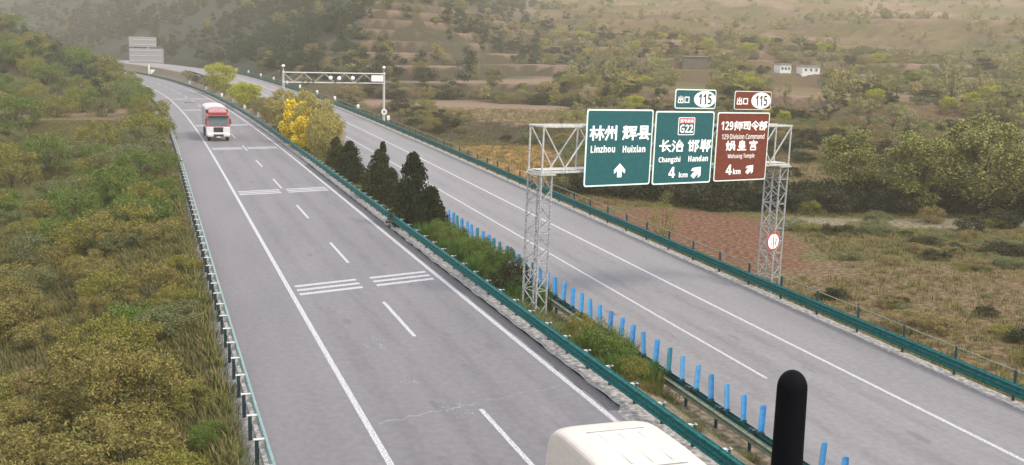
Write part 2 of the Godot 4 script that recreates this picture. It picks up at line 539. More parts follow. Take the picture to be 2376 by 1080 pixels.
func terrain():
	var xs := []
	var zs := []
	var x := -60.0
	while x <= 95.0:
		xs.append(x); x += 1.6
	var st := 1.7
	x = 96.5
	while x < 1100.0:
		xs.append(x); st *= 1.045; x += st
	st = 1.7
	x = -61.6
	while x > -900.0:
		xs.push_front(x); st *= 1.04; x -= st
	var z := 40.0
	while z > -150.0:
		zs.append(z); z -= 1.6
	st = 1.6
	while z > -1500.0:
		zs.append(z); st *= 1.0115; z -= st
	var nx := xs.size()
	var nzz := zs.size()
	var v := PackedVector3Array()
	var c := PackedColorArray()
	v.resize(nx * nzz)
	c.resize(nx * nzz)
	var fieldA := PackedVector2Array([Vector2(7.0, -91), Vector2(9.4, -97), Vector2(15, -101), Vector2(19, -99), Vector2(23, -93), Vector2(23, -84), Vector2(20, -72), Vector2(16, -70), Vector2(11, -82)])
	var fieldB := PackedVector2Array([Vector2(1.5, -101), Vector2(3, -111), Vector2(8, -114), Vector2(12, -108), Vector2(9, -99), Vector2(9, -88), Vector2(6, -90)])
	var hay := PackedVector2Array([Vector2(-9.5, -150), Vector2(2.5, -153), Vector2(4.5, -140), Vector2(2.5, -109), Vector2(-3.6, -124)])
	var path := PackedVector2Array([Vector2(23, -90.5), Vector2(24, -96.0), Vector2(38, -97.5), Vector2(50, -97.5), Vector2(48, -93), Vector2(35.5, -92.5)])
	var dirt := PackedVector2Array([Vector2(18.5, -76), Vector2(29, -73), Vector2(42, -70), Vector2(40, -50), Vector2(22, -48), Vector2(16, -62)])
	for j in nzz:
		for i in nx:
			var px: float = xs[i]
			var pz: float = zs[j]
			var d := Vector2(px, pz).length()
			var q := su(px, pz)
			v[j * nx + i] = Vector3(px, ground_su(px, pz, d, q), pz)
			var n1 := nz2.get_noise_2d(px * 0.5 + 300.0, pz * 0.5)
			var n2 := nz.get_noise_2d(px * 3.0, pz * 3.0 - 700.0)
			var green := Color(0.095, 0.095, 0.033)
			var tan := Color(0.185, 0.132, 0.082)
			var col := tan.lerp(green, clampf(0.5 + n1 * 1.3 + n2 * 0.6, 0.0, 1.0))
			var bare := smoothstep(0.15, 0.32, nz.get_noise_2d(px * 2.2 + 90.0, pz * 2.2))
			if d > 115.0: col = col.lerp(Color(0.25, 0.17, 0.13), bare * 0.8)
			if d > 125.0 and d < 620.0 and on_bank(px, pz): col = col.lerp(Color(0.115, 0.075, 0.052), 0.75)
			# the hills on the left are wooded and darker, those to the right dry
			var az := atan2(px, -pz)
			var wood := smoothstep(0.06, -0.16, az + n2 * 0.14) * smoothstep(150.0, 320.0, d)
			col = col.lerp(Color(0.034, 0.050, 0.040), wood * 0.88)
			if q.y < -4.0 and d < 160.0: col = Color(0.07, 0.062, 0.025).lerp(green, 0.5 + n1)
			var wob := Vector2(n1, n2) * 3.5
			if in_poly(px + wob.x, pz + wob.y, fieldA): col = Color(0.160, 0.090, 0.055)
			elif in_poly(px + wob.x, pz + wob.y, fieldB): col = Color(0.178, 0.094, 0.057)
			elif in_poly(px + wob.x * 1.4, pz + wob.y * 1.4, hay): col = Color(0.31, 0.175, 0.065)
			elif in_poly(px + wob.x * 0.3, pz + wob.y * 0.3, path): col = Color(0.20, 0.175, 0.125)
			elif in_poly(px + wob.x, pz + wob.y, dirt): col = Color(0.160, 0.112, 0.070)
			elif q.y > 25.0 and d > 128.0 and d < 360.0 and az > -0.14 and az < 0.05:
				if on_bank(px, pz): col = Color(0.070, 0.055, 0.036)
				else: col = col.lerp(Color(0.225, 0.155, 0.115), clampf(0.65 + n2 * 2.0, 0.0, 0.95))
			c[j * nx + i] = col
	var idx := PackedInt32Array()
	for j in nzz - 1:
		for i in nx - 1:
			var a := j * nx + i
			idx.append_array(PackedInt32Array([a, a + nx, a + nx + 1, a, a + nx + 1, a + 1]))
	var nn := PackedVector3Array()
	nn.resize(nx * nzz)
	for j in nzz:
		for i in nx:
			var a: Vector3 = v[j * nx + mini(i + 1, nx - 1)] - v[j * nx + maxi(i - 1, 0)]
			var b: Vector3 = v[mini(j + 1, nzz - 1) * nx + i] - v[maxi(j - 1, 0) * nx + i]
			nn[j * nx + i] = a.cross(b).normalized()
			if nn[j * nx + i].y < 0.0: nn[j * nx + i] = -nn[j * nx + i]
	var arr := []
	arr.resize(Mesh.ARRAY_MAX)
	arr[Mesh.ARRAY_VERTEX] = v
	arr[Mesh.ARRAY_NORMAL] = nn
	arr[Mesh.ARRAY_COLOR] = c
	arr[Mesh.ARRAY_INDEX] = idx
	var m := ArrayMesh.new()
	m.add_surface_from_arrays(Mesh.PRIMITIVE_TRIANGLES, arr)
	m.surface_set_material(0, M.ground)
	struct("terrain", m)

# ---------------------------------------------------------------- guardrails
func beam_mesh(L: float, H: float, waves: int, side: float, m: Material) -> ArrayMesh:
	var b := MB.new()
	var k := waves * 6
	var pf := []
	for i in k + 1:
		var w := 0.5 - 0.5 * cos(TAU * waves * i / k)
		pf.append(Vector2(side * (0.085 * smoothstep(0.1, 0.9, w)), H * i / k))
	for i in k:
		var a: Vector2 = pf[i]
		var c: Vector2 = pf[i + 1]
		for o in [0.0, -0.012 * side]:
			b.quad(Vector3(a.x + o, a.y, L * 0.5), Vector3(c.x + o, c.y, L * 0.5), Vector3(c.x + o, c.y, -L * 0.5), Vector3(a.x + o, a.y, -L * 0.5))
	for e in [pf[0], pf[k]]:
		b.quad(Vector3(e.x, e.y, L * 0.5), Vector3(e.x - 0.012 * side, e.y, L * 0.5), Vector3(e.x - 0.012 * side, e.y, -L * 0.5), Vector3(e.x, e.y, -L * 0.5))
	return b.mesh(m)

func guardrail(called: String, label: String, o: Dictionary):
	var side: float = o.side                     # which way the beam faces in u
	var lev := func(s): return er(s) if o.right else 0.0
	var s0: float = o.s0
	var g := thing(called, label, "guardrail", Transform3D(Basis(), rp(s0, o.u, lev.call(s0))), "")
	var bm := beam_mesh(4.06, o.h, o.waves, side, o.mat)
	var pm := MB.new()
	pm.tube(Vector3(0, -0.5, 0), Vector3(0, o.post, 0), 0.06, 0.06, 10)
	pm.lathe(Vector3(0, o.post, 0), [[0.066, -0.02], [0.066, 0.012], [0.03, 0.03], [0.0, 0.032]], 10)
	var post_mesh := pm.mesh(o.post_mat)
	var bo := MB.new()
	bo.box(Vector3(side * 0.13, o.y + o.h * 0.5, 0), Vector3(0.17, o.h * 0.82, 0.10))
	bo.box(Vector3(side * 0.06, o.y + o.h * 0.93, 0), Vector3(0.30, 0.012, 0.14))
	var bo_mesh := bo.mesh(o.block_mat)
	var s := s0
	while s < o.s1:
		var pa := rp(s, o.u, lev.call(s) + o.y)
		var pb := rp(s + 4.0, o.u, lev.call(s + 4.0) + o.y)
		var xf := along(pa, pb)
		xf.origin -= g.position
		part("rail_beam", bm, g, xf)
		s += 4.0
	s = s0
	while s < o.s1:
		var q := rp(s, o.u - side * 0.22, lev.call(s))
		var xf2 := Transform3D(facing(s), q - g.position)
		part("post", post_mesh, g, xf2)
		part("bracket", bo_mesh, g, xf2)
		s += o.gap
	return g

func thin_rail(g: Node3D, s0: float, s1: float, u: float, y: float, right: bool):
	var b := MB.new()
	b.tube(Vector3(0, 0, -2.0), Vector3(0, 0, 2.0), 0.028, 0.028, 6)
	var m := b.mesh(M.rail_back)
	var s := s0
	while s < s1:
		var pa := rp(s, u, (er(s) if right else 0.0) + y)
		var pb := rp(s + 4.0, u, (er(s + 4.0) if right else 0.0) + y)
		var xf := along(pa, pb)
		xf.origin -= g.position
		part("top_rail", m, g, xf)
		s += 4.0

func guardrails():
	guardrail("guardrail", "pale guardrail with dark round posts beside the overgrown slope on the left", {s0 = 10.9, s1 = 330.0, u = -3.28, y = 0.44, h = 0.31, waves = 2, side = 1.0, gap = 2.0, post = 0.70, right = false, mat = M.rail_pale, post_mat = M.post, block_mat = M.zinc2})
	guardrail("guardrail", "teal triple-wave guardrail on the median side of the near carriageway", {s0 = 10.9, s1 = 360.0, u = 8.50, y = 0.28, h = 0.50, waves = 3, side = -1.0, gap = 2.0, post = 0.74, right = false, mat = M.rail, post_mat = M.post, block_mat = M.zinc2})
	var gi = guardrail("guardrail", "dark green guardrail in the median carrying the blue anti-glare boards", {s0 = 18.0, s1 = 300.0, u = 12.28, y = 0.44, h = 0.31, waves = 2, side = 1.0, gap = 2.2, post = 0.78, right = true, mat = M.rail, post_mat = M.post, block_mat = M.post})
	var bm := beam_mesh(4.06, 0.31, 2, -1.0, M.rail_back)
	var s := 18.0
	while s < 110.0:
		var xf := along(rp(s, 11.92, er(s) + 0.40), rp(s + 4.0, 11.92, er(s + 4.0) + 0.40))
		xf.origin -= gi.position
		part("back_beam", bm, gi, xf)
		s += 4.0
	var gr = guardrail("guardrail", "green guardrail with a thin top rail along the outer edge of far carriageway", {s0 = 20.3, s1 = 320.0, u = 24.25, y = 0.32, h = 0.50, waves = 3, side = -1.0, gap = 3.2, post = 1.22, right = true, mat = M.rail, post_mat = M.post, block_mat = M.post})
	thin_rail(gr, 20.3, 320.0, 24.47, 1.2, true)

func boards():
	var variants := []
	for m in [M.blue, M.blue2, M.blue3, M.teal]:
		var b := MB.new()
		var k := 8
		for i in k:          # a shallow curved plastic blade, 0.2 m wide
			var a0 := lerpf(-1.0, 1.0, float(i) / k)
			var a1 := lerpf(-1.0, 1.0, float(i + 1) / k)
			var p0 := Vector3(a0 * 0.10, 0, 0.04 * a0 * a0)
			var p1 := Vector3(a1 * 0.10, 0, 0.04 * a1 * a1)
			var t0 := 0.90 - 0.03 * pow(absf(a0), 4.0)
			var t1 := 0.90 - 0.03 * pow(absf(a1), 4.0)
			for o in [Vector3.ZERO, Vector3(0, 0, -0.014)]:
				b.quad(p0 + o, p0 + o + Vector3.UP * t0, p1 + o + Vector3.UP * t1, p1 + o)
			b.quad(p0 + Vector3.UP * t0, p0 + Vector3(0, t0, -0.014), p1 + Vector3(0, t1, -0.014), p1 + Vector3.UP * t1)
		variants.append(b.mesh(m))
	var br := MB.new()
	br.box(Vector3(0, -0.02, 0), Vector3(0.24, 0.05, 0.14))
	br.box(Vector3(0, 0.015, 0.03), Vector3(0.18, 0.03, 0.012))
	var brm := br.mesh(M.post)
	var wb := MB.new()
	wb.box(Vector3(0, 0.0, 0), Vector3(0.20, 0.012, 0.09))
	var wbm := wb.mesh(M.white)
	rng.seed = 77
	var s := 26.44
	var i := 0
	while s < 78.5:
		var kind: int = 3 if absf(s - 37.6) < 0.5 else rng.randi_range(0, 3) if s > 43 else rng.randi_range(0, 2)
		var lean := rng.randf_range(-0.07, 0.07)
		var g := thing("anti_glare_board", "%s anti-glare board, %s in the row counted from the bottom right" % ["teal" if kind == 3 else "blue", nth(i + 1)], "anti-glare board", Transform3D(facing(s) * Basis(Vector3(0, 0, 1), lean) * Basis(Vector3.UP, rng.randf_range(-0.25, 0.25)), rp(s, 12.18, er(s) + 0.80)), "teal anti-glare boards" if kind == 3 else "blue anti-glare boards in a row")
		part("blade", variants[kind], g)
		part("clamp", brm, g)
		i += 1
		s += 1.09
	
func delineators():
	var b := MB.new()
	b.tube(Vector3(0, -0.6, 0), Vector3(0, 0.62, 0), 0.03, 0.03, 8)
	var bm := b.mesh(M.zinc)
	var h := MB.new()
	h.box(Vector3(0, 0.62, 0), Vector3(0.40, 0.62, 0.06), Basis(), 0.02)
	var hm := h.mesh(M.white)
	var k := -1
	for s in [146.4, 166.8, 185.6, 202.0, 219.6, 234.0, 250.0, 266.0, 282.0, 298.0]:
		k += 1
		var g := thing("delineator", "small white delineator plate over the far guardrail, %s beyond the camera gantry post" % nth(k) if k > 0 else "small white delineator plate just right of the camera gantry post", "delineator", Transform3D(facing(s), rp(s, 25.0, er(s) + 0.5)), "white delineators along the far guardrail")
		part("post", bm, g)
		part("reflector_plate", hm, g)
	k = 0
	for s in [157.7, 176.0, 193.8, 212.0, 239.7, 270.0]:
		k += 1
		var g := thing("delineator", "small white delineator plate behind the median guardrail, %s beyond the truck" % nth(k), "delineator", Transform3D(facing(s), rp(s, 9.1, 0.5)), "white delineators along the median guardrail")
		part("post", bm, g)
		part("reflector_plate", hm, g)

# ---------------------------------------------------------------- lettering
const HAN := {
	"林": "5,30 45,30;25,8 25,95;25,32 6,70;25,38 42,60;50,30 97,30;73,6 73,95;73,32 48,80;73,32 97,78",
	"州": "18,30 8,52;30,8 30,60 14,95;42,32 48,50;56,12 56,85;70,32 76,50;86,6 86,95",
	"辉": "20,8 20,38;6,14 12,30;34,12 28,28;2,42 40,42;14,42 12,72 3,92;28,42 28,85 42,80;48,26 48,12 96,12 93,24;54,34 92,34;68,18 58,52 90,52;48,70 98,70;74,36 74,97",
	"县": "26,8 26,62;26,8 76,8 76,62;26,26 76,26;26,44 76,44;6,62 95,62;46,62 24,88 78,84;68,72 84,94",
	"长": "72,10 34,38;6,48 95,48;32,6 32,88 52,78;52,50 94,92",
	"治": "10,12 22,22;4,38 16,48;4,92 24,60;62,8 42,42 86,38;76,24 94,48;44,56 88,56 88,90 44,90 44,56",
	"邯": "2,28 52,28;14,10 14,90;40,10 40,90;14,55 40,55;14,88 40,88;64,12 90,12 76,40 90,60 74,74;64,12 64,97",
	"郸": "14,6 22,18;42,6 34,18;10,24 46,24 46,58 10,58 10,24;10,41 46,41;28,24 28,97;2,72 54,72;64,12 90,12 76,40 90,60 74,74;64,12 64,97",
	"师": "8,20 8,62;24,6 24,60 8,95;38,16 96,16;44,34 44,78;44,34 90,34 90,74 82,72;67,16 67,97",
	"司": "10,12 86,12 86,90 72,86;14,32 68,32;18,50 62,50 62,80 18,80 18,50",
	"令": "50,4 6,46;50,4 96,44;44,34 56,46;20,56 78,56 52,80;40,70 62,96",
	"部": "26,4 30,14;4,20 52,20;16,28 20,40;42,28 36,40;2,46 54,46;10,58 46,58 46,92 10,92 10,58;64,12 90,12 76,40 90,60 74,74;64,12 64,97",
	"娲": "20,6 8,56 36,92;34,30 8,92;2,32 42,32;56,8 88,8 88,34 56,34 56,8;48,95 48,44 96,44 96,92 88,90;72,44 72,58 58,80;72,58 86,78",
	"皇": "50,2 42,12;24,14 76,14 76,48 24,48 24,14;24,31 76,31;16,58 84,58;22,74 78,74;4,94 96,94;50,58 50,94",
	"宫": "50,2 52,12;10,30 10,18 92,18 86,32;30,34 70,34 70,54 30,54 30,34;50,54 44,64;22,66 78,66 78,95 22,95 22,66",
	"出": "50,4 50,92;18,16 18,46 82,46 82,16;10,58 10,92 90,92 90,58",
	"口": "16,16 84,16 84,88 16,88 16,16",
	"国": "8,6 92,6 92,94 8,94 8,6;26,26 74,26;30,46 70,46;24,72 76,72;50,26 50,72",
	"家": "50,2 52,12;10,28 10,16 92,16 88,28;24,32 78,32;54,32 14,60;50,48 58,94 44,90;84,42 62,58;62,58 94,88",
	"高": "50,2 50,12;6,18 94,18;30,28 70,28 70,46 30,46 30,28;10,96 10,56 90,56 90,94;32,68 68,68 68,86 32,86 32,68",
	"速": "10,10 20,20;4,40 20,40 18,76 4,88;18,76 40,90 96,92;34,18 96,18;44,32 86,32 86,50 44,50 44,32;65,4 65,84;60,52 38,74;70,52 92,72",
}

func han_mesh(ch: String, size: float, w: float, m: Material) -> ArrayMesh:
	var b := MB.new()
	var z := 0.0
	for st in HAN[ch].split(";"):
		var pts := []
		for q in st.split(" "):
			var xy = q.split(",")
			pts.append(Vector2(float(xy[0]) / 100.0 - 0.5, 0.5 - float(xy[1]) / 100.0) * size)
		for i in pts.size() - 1:
			var a: Vector2 = pts[i]
			var c: Vector2 = pts[i + 1]
			var d := (c - a).normalized() * w * 0.5
			var o := Vector2(-d.y, d.x)
			z += 0.00025            # strokes lie a hair apart where they cross
			a -= d
			c += d
			b.quad(Vector3(a.x - o.x, a.y - o.y, z), Vector3(a.x + o.x, a.y + o.y, z), Vector3(c.x + o.x, c.y + o.y, z), Vector3(c.x - o.x, c.y - o.y, z))
	return b.mesh(m)

func han(g: Node3D, text: String, at: Vector2, size: float, pitch: float, m: Material, w := 0.13, wide := 1.0):
	for i in text.length():
		var p := part("character", han_mesh(text[i], size, size * w, m), g, Transform3D(Basis().scaled(Vector3(wide * kx, ky, 1)), Vector3((at.x + i * pitch) * kx, at.y * ky, 0.012)))

func latin(g: Node3D, text: String, at: Vector2, height: float, width: float, m: Material, bold := true, z := 0.012):
	var t := TextMesh.new()
	var f := SystemFont.new()
	f.font_names = PackedStringArray(["Droid Sans"])
	f.font_weight = 700 if bold else 400
	t.font = f
	t.font_size = 48
	t.pixel_size = 0.01
	t.depth = 0.004
	t.text = text
	t.curve_step = 1.0
	t.material = m
	var bb := t.get_aabb()
	var sx: float = width * kx / bb.size.x
	var sy: float = height * ky / bb.size.y
	var ce := bb.get_center()
	part("lettering", t, g, Transform3D(Basis().scaled(Vector3(sx, sy, 1)), Vector3(at.x * kx - ce.x * sx, at.y * ky - ce.y * sy, z)))

func arrow(g: Node3D, at: Vector2, size: float, turn: float):
	var b := MB.new()
	var pts := PackedVector2Array()
	for q in [[0, 0.5], [0.44, 0.02], [0.40, -0.24], [0.17, -0.02], [0.17, -0.5], [-0.17, -0.5], [-0.17, -0.02], [-0.40, -0.24], [-0.44, 0.02]]:
		pts.append(Vector2(q[0], q[1]).rotated(turn) * size)
	b.extrude(pts, 0.0, 0.004)
	part("arrow", b.mesh(M.sign_white), g, Transform3D(Basis().scaled(Vector3(kx, ky, 1)), Vector3(at.x * kx, at.y * ky, 0.010)))

func rounded(w: float, h: float, r: float) -> PackedVector2Array:
	var o := PackedVector2Array()
	for k in 4:
		var cx: float = (w * 0.5 - r) * (1 if k == 0 or k == 3 else -1)
		var cy: float = (h * 0.5 - r) * (1 if k < 2 else -1)
		for i in 5:
			var a := PI * 0.5 * k + PI * 0.5 * i / 4.0
			o.append(Vector2(cx + cos(a) * r, cy + sin(a) * r))
	return o

var gantry_xf: Transform3D
var kx := 1.0
var ky := 1.0
func sign_panel(label: String, e0: float, e1: float, y0: float, y1: float, m: Material, rim := 0.07) -> Node3D:
	var g := thing("direction_sign", label, "road sign", gantry_xf * Transform3D(Basis(), Vector3((e0 + e1) * 0.5, (y0 + y1) * 0.5, 1.25)), "")
	var w := e1 - e0
	var h := y1 - y0
	var b := MB.new()
	b.extrude(rounded(w, h, 0.12), -0.03, 0.0)
	part("rim", b.mesh(M.sign_rim), g)
	var c := MB.new()
	c.extrude(rounded(w - rim * 2, h - rim * 2, 0.09), 0.0, 0.006)
	part("panel", c.mesh(m), g)
	var d := MB.new()
	for x in [-w * 0.3, w * 0.3]:
		d.box(Vector3(x, 0, -0.07), Vector3(0.08, h * 0.96, 0.07))
	part("stiffener", d.mesh(M.zinc), g)
	return g

func lattice(g: Node3D, x0: float, x1: float, z0: float, z1: float, y0: float, y1: float, n: int):
	for x in [x0, x1]:
		for z in [z0, z1]:
			var b := MB.new()
			b.tube(Vector3(x, y0, z), Vector3(x, y1, z), 0.05, 0.05, 8)
			part("leg", b.mesh(M.zinc), g)
	var dy := (y1 - y0) / n
	for i in n:
		var a := y0 + dy * i
		var fl := i % 2 == 0
		for z in [z0, z1]:
			var b := MB.new()
			b.tube(Vector3(x0, a if fl else a + dy, z), Vector3(x1, a + dy if fl else a, z), 0.022, 0.022, 5)
			part("brace", b.mesh(M.zinc), g)
		for x in [x0, x1]:
			var b := MB.new()
			b.tube(Vector3(x, a if fl else a + dy, z0), Vector3(x, a + dy * 0.5, (z0 + z1) * 0.5), 0.02, 0.02, 5)
			b.tube(Vector3(x, a + dy * 0.5, (z0 + z1) * 0.5), Vector3(x, a + dy if fl else a, z1), 0.02, 0.02, 5)
			b.tube(Vector3(x, a + dy if fl else a, z0), Vector3(x, a + dy * 0.5, (z0 + z1) * 0.5), 0.02, 0.02, 5)
			part("brace", b.mesh(M.zinc), g)
		if i > 0 and i % 2 == 0:
			var b2 := MB.new()
			for z in [z0, z1]: b2.tube(Vector3(x0, a, z), Vector3(x1, a, z), 0.02, 0.02, 5)
			for x in [x0, x1]: b2.tube(Vector3(x, a, z0), Vector3(x, a, z1), 0.02, 0.02, 5)
			part("ring", b2.mesh(M.zinc), g)
	var f := MB.new()
	f.box(Vector3((x0 + x1) * 0.5, y0 - 0.15, (z0 + z1) * 0.5), Vector3(x1 - x0 + 0.5, 0.5, z1 - z0 + 0.5), Basis(), 0.04)
	part("footing", f.mesh(M.concrete), g)

func sign_gantry():
	gantry_xf = Transform3D(Basis(Vector3(0.81598, -0.0192, -0.57775), Vector3(0.01567, 0.99982, -0.01109), Vector3(0.57786, 0, 0.81614)).orthonormalized(), Vector3(0.6649, 0, -48.5))
	var g := thing("sign_gantry", "galvanised lattice gantry spanning the far carriageway and carrying the road signs", "sign gantry", gantry_xf)
	lattice(g, -0.12, 0.46, 0.0, 1.0, -0.75, 5.82, 10)
	lattice(g, 15.5, 16.1, 0.0, 1.0, -1.4, 5.82, 11)
	# bearing frames on the columns
	for x in [0.17, 15.8]:
		var b := MB.new()
		b.box(Vector3(x, 5.85, 0.5), Vector3(0.85, 0.06, 1.25))
		part("bearing_plate", b.mesh(M.zinc2), g)
	for y in [5.94, 7.98]:
		for z in [0.0, 1.0]:
			var b := MB.new()
			b.box(Vector3(8.0, y, z), Vector3(16.35, 0.10, 0.10), Basis(), 0.012)
			part("chord", b.mesh(M.zinc2), g)
	# panels of verticals and crossing diagonals
	var n := 6
	var dx := 16.2 / n
	for i in n + 1:
		var x := -0.1 + dx * i
		for z in [0.0, 1.0]:
			var b := MB.new()
			b.box(Vector3(x, 6.96, z), Vector3(0.06, 1.94, 0.06))
			part("upright", b.mesh(M.zinc2), g)
		for y in [5.94, 7.98]:
			var c := MB.new()
			c.box(Vector3(x, y, 0.5), Vector3(0.07, 0.07, 0.9))
			part("cross_tie", c.mesh(M.zinc2), g)
		if i < n:
			for z in [0.0, 1.0]:
				var d := MB.new()
				d.bar(Vector3(x + 0.06, 7.92, z), Vector3(x + dx * 0.5, 6.0, z), 0.05, 0.05)
				part("diagonal", d.mesh(M.zinc2), g)
				d = MB.new()
				d.bar(Vector3(x + dx * 0.42, 6.0, z + 0.055), Vector3(x + dx - 0.06, 7.92, z + 0.055), 0.05, 0.05)
				part("diagonal", d.mesh(M.zinc2), g)
			for y in [5.92, 8.0]:
				var lx := MB.new()
				lx.bar(Vector3(x, y, 0.04), Vector3(x + dx, y, 0.96), 0.045, 0.04)
				part("lateral_brace", lx.mesh(M.zinc2), g)
	# catwalk grating on the lower chords, hangers of the signs
	for i in 3:
		var w := MB.new()
		w.box(Vector3(8.0, 6.03, 0.2 + 0.3 * i), Vector3(16.1, 0.03, 0.2))
		part("catwalk_plank", w.mesh(M.zinc2), g)
	for x in [3.0, 5.2, 7.4, 9.2, 11.6, 13.2]:
		var h := MB.new()
		h.box(Vector3(x, 7.0, 1.09), Vector3(0.07, 3.3, 0.07))
		part("hanger", h.mesh(M.zinc), g)
	# the signs
	var s := sign_panel("large green sign with a straight-ahead arrow and two town names", 2.10, 6.10, 5.26, 8.78, M.sign_green)
	kx = 1.365; ky = 1.114
	han(s, "林州", Vector2(-1.02, 0.62), 0.60, 0.62, M.sign_white)
	han(s, "辉县", Vector2(0.42, 0.62), 0.60, 0.64, M.sign_white)
	latin(s, "Linzhou", Vector2(-0.72, -0.04), 0.30, 1.05, M.sign_white)
	latin(s, "Huixian", Vector2(0.66, -0.06), 0.30, 1.02, M.sign_white)
	arrow(s, Vector2(0.06, -0.94), 0.58, 0.0)
	s = sign_panel("large green sign with the G22 badge and an arrow pointing up right", 6.25, 10.12, 5.22, 8.72, M.sign_green)
	kx = 1.439; ky = 1.144
	badge(s)
	han(s, "长治", Vector2(-0.86, 0.08), 0.52, 0.58, M.sign_white)
	han(s, "邯郸", Vector2(0.46, 0.08), 0.52, 0.56, M.sign_white)
	latin(s, "Changzhi", Vector2(-0.62, -0.52), 0.30, 0.98, M.sign_white)
	latin(s, "Handan", Vector2(0.70, -0.47), 0.26, 0.92, M.sign_white)
	latin(s, "4", Vector2(-0.48, -1.03), 0.46, 0.30, M.sign_white)
	latin(s, "km", Vector2(0.05, -1.15), 0.22, 0.40, M.sign_white)
	arrow(s, Vector2(0.66, -1.05), 0.58, -0.72)
	s = sign_panel("large brown tourist sign with two lines of names and a small arrow", 10.36, 14.10, 5.25, 8.68, M.sign_brown, 0.055)
	kx = 1.514; ky = 1.171
	latin(s, "129", Vector2(-0.78, 0.90), 0.36, 0.56, M.sign_white)
	han(s, "师司令部", Vector2(-0.25, 0.90), 0.40, 0.40, M.sign_white, 0.12)
	latin(s, "129 Division Command", Vector2(0.02, 0.44), 0.22, 2.02, M.sign_white, false)
	han(s, "娲皇宫", Vector2(-0.56, 0.05), 0.42, 0.54, M.sign_white, 0.12)
	latin(s, "Wahuang Temple", Vector2(-0.02, -0.42), 0.24, 1.28, M.sign_white, false)
	latin(s, "4", Vector2(-0.56, -0.98), 0.44, 0.28, M.sign_white)
	latin(s, "km", Vector2(-0.18, -1.06), 0.24, 0.36, M.sign_white)
	arrow(s, Vector2(0.44, -0.98), 0.46, -0.72)
	s = sign_panel("small green exit number plate above the G22 sign", 7.42, 10.14, 8.84, 9.77, M.sign_green, 0.05)
	kx = 1.447; ky = 1.148
	exit_plate(s, 1.88)
	s = sign_panel("small brown exit number plate above the tourist sign", 11.45, 14.10, 8.82, 9.74, M.sign_brown, 0.03)
	kx = 1.532; ky = 1.18
	exit_plate(s, 1.73)
	# round sign on the outer column
	var r := thing("round_sign", "round white sign with red rim fixed to the outer gantry column", "road sign", gantry_xf * Transform3D(Basis(), Vector3(15.28, 1.9, 1.12)))
	var b := MB.new()
	b.lathe(Vector3.ZERO, [[0.0, -0.02], [0.48, -0.02], [0.48, 0.0], [0.40, 0.001]], 28, Basis(Vector3.RIGHT, PI * 0.5))
	part("rim", b.mesh(M.red), r)
	b = MB.new()
	b.box(Vector3(0.28, 0.0, -0.06), Vector3(0.7, 0.08, 0.05))
	part("bracket", b.mesh(M.zinc), r)
	b = MB.new()
	b.disc(Vector3(0, 0, 0.004), 0.405, Vector3.RIGHT, Vector3.UP)
	part("face", b.mesh(M.sign_white), r)
	b = MB.new()
	b.box(Vector3(0.0, 0, 0.008), Vector3(0.06, 0.80, 0.004))
	for q in [[0.12, 0.10, 0.10, 0.035], [0.12, -0.02, 0.10, 0.035], [0.10, -0.10, 0.05, 0.06], [0.16, -0.10, 0.03, 0.14], [0.17, 0.05, 0.03, 0.12], [-0.14, 0.02, 0.03, 0.26], [-0.10, -0.10, 0.09, 0.03]]:
		b.box(Vector3(q[0] * 1.3, q[1] * 1.3, 0.0085), Vector3(q[2] * 1.3, q[3] * 1.3, 0.003))
	part("symbol", b.mesh(M.ink), r)

func badge(s: Node3D):
	var at := Transform3D(Basis().scaled(Vector3(kx, ky, 1)), Vector3(0.06 * kx, 0.90 * ky, 0))
	var b := MB.new()
	b.extrude(rounded(0.76, 0.74, 0.05), 0.006, 0.010)
	part("badge_rim", b.mesh(M.sign_white), s, at)
	b = MB.new()
	b.extrude(rounded(0.70, 0.68, 0.04), 0.010, 0.013)
	part("badge_field", b.mesh(M.sign_green), s, at)
	b = MB.new()
	b.box(Vector3(0, 0.22, 0.0145), Vector3(0.70, 0.22, 0.003))
	part("badge_band", b.mesh(M.red), s, at)
	for i in 4:
		part("character", han_mesh("国家高速"[i], 0.14, 0.018, M.sign_white), s, at * Transform3D(Basis(), Vector3(-0.23 + 0.155 * i, 0.22, 0.0165)))
	latin(s, "G22", Vector2(0.06, 0.80), 0.34, 0.60, M.sign_white, true, 0.0145)

func exit_plate(s: Node3D, w: float):
	han(s, "出口", Vector2(-w * 0.37, -0.03), 0.30, 0.28, M.sign_white, 0.13, 0.9)
	var b := MB.new()
	b.disc(Vector3(w * 0.22 * kx, 0, 0.010), 1.0, Vector3(w * 0.27 * kx, 0, 0), Vector3(0, 0.345 * ky, 0), 32)
	part("oval", b.mesh(M.sign_white), s)
	latin(s, "115", Vector2(w * 0.225, 0), 0.44, w * 0.33, M.ink, true, 0.014)

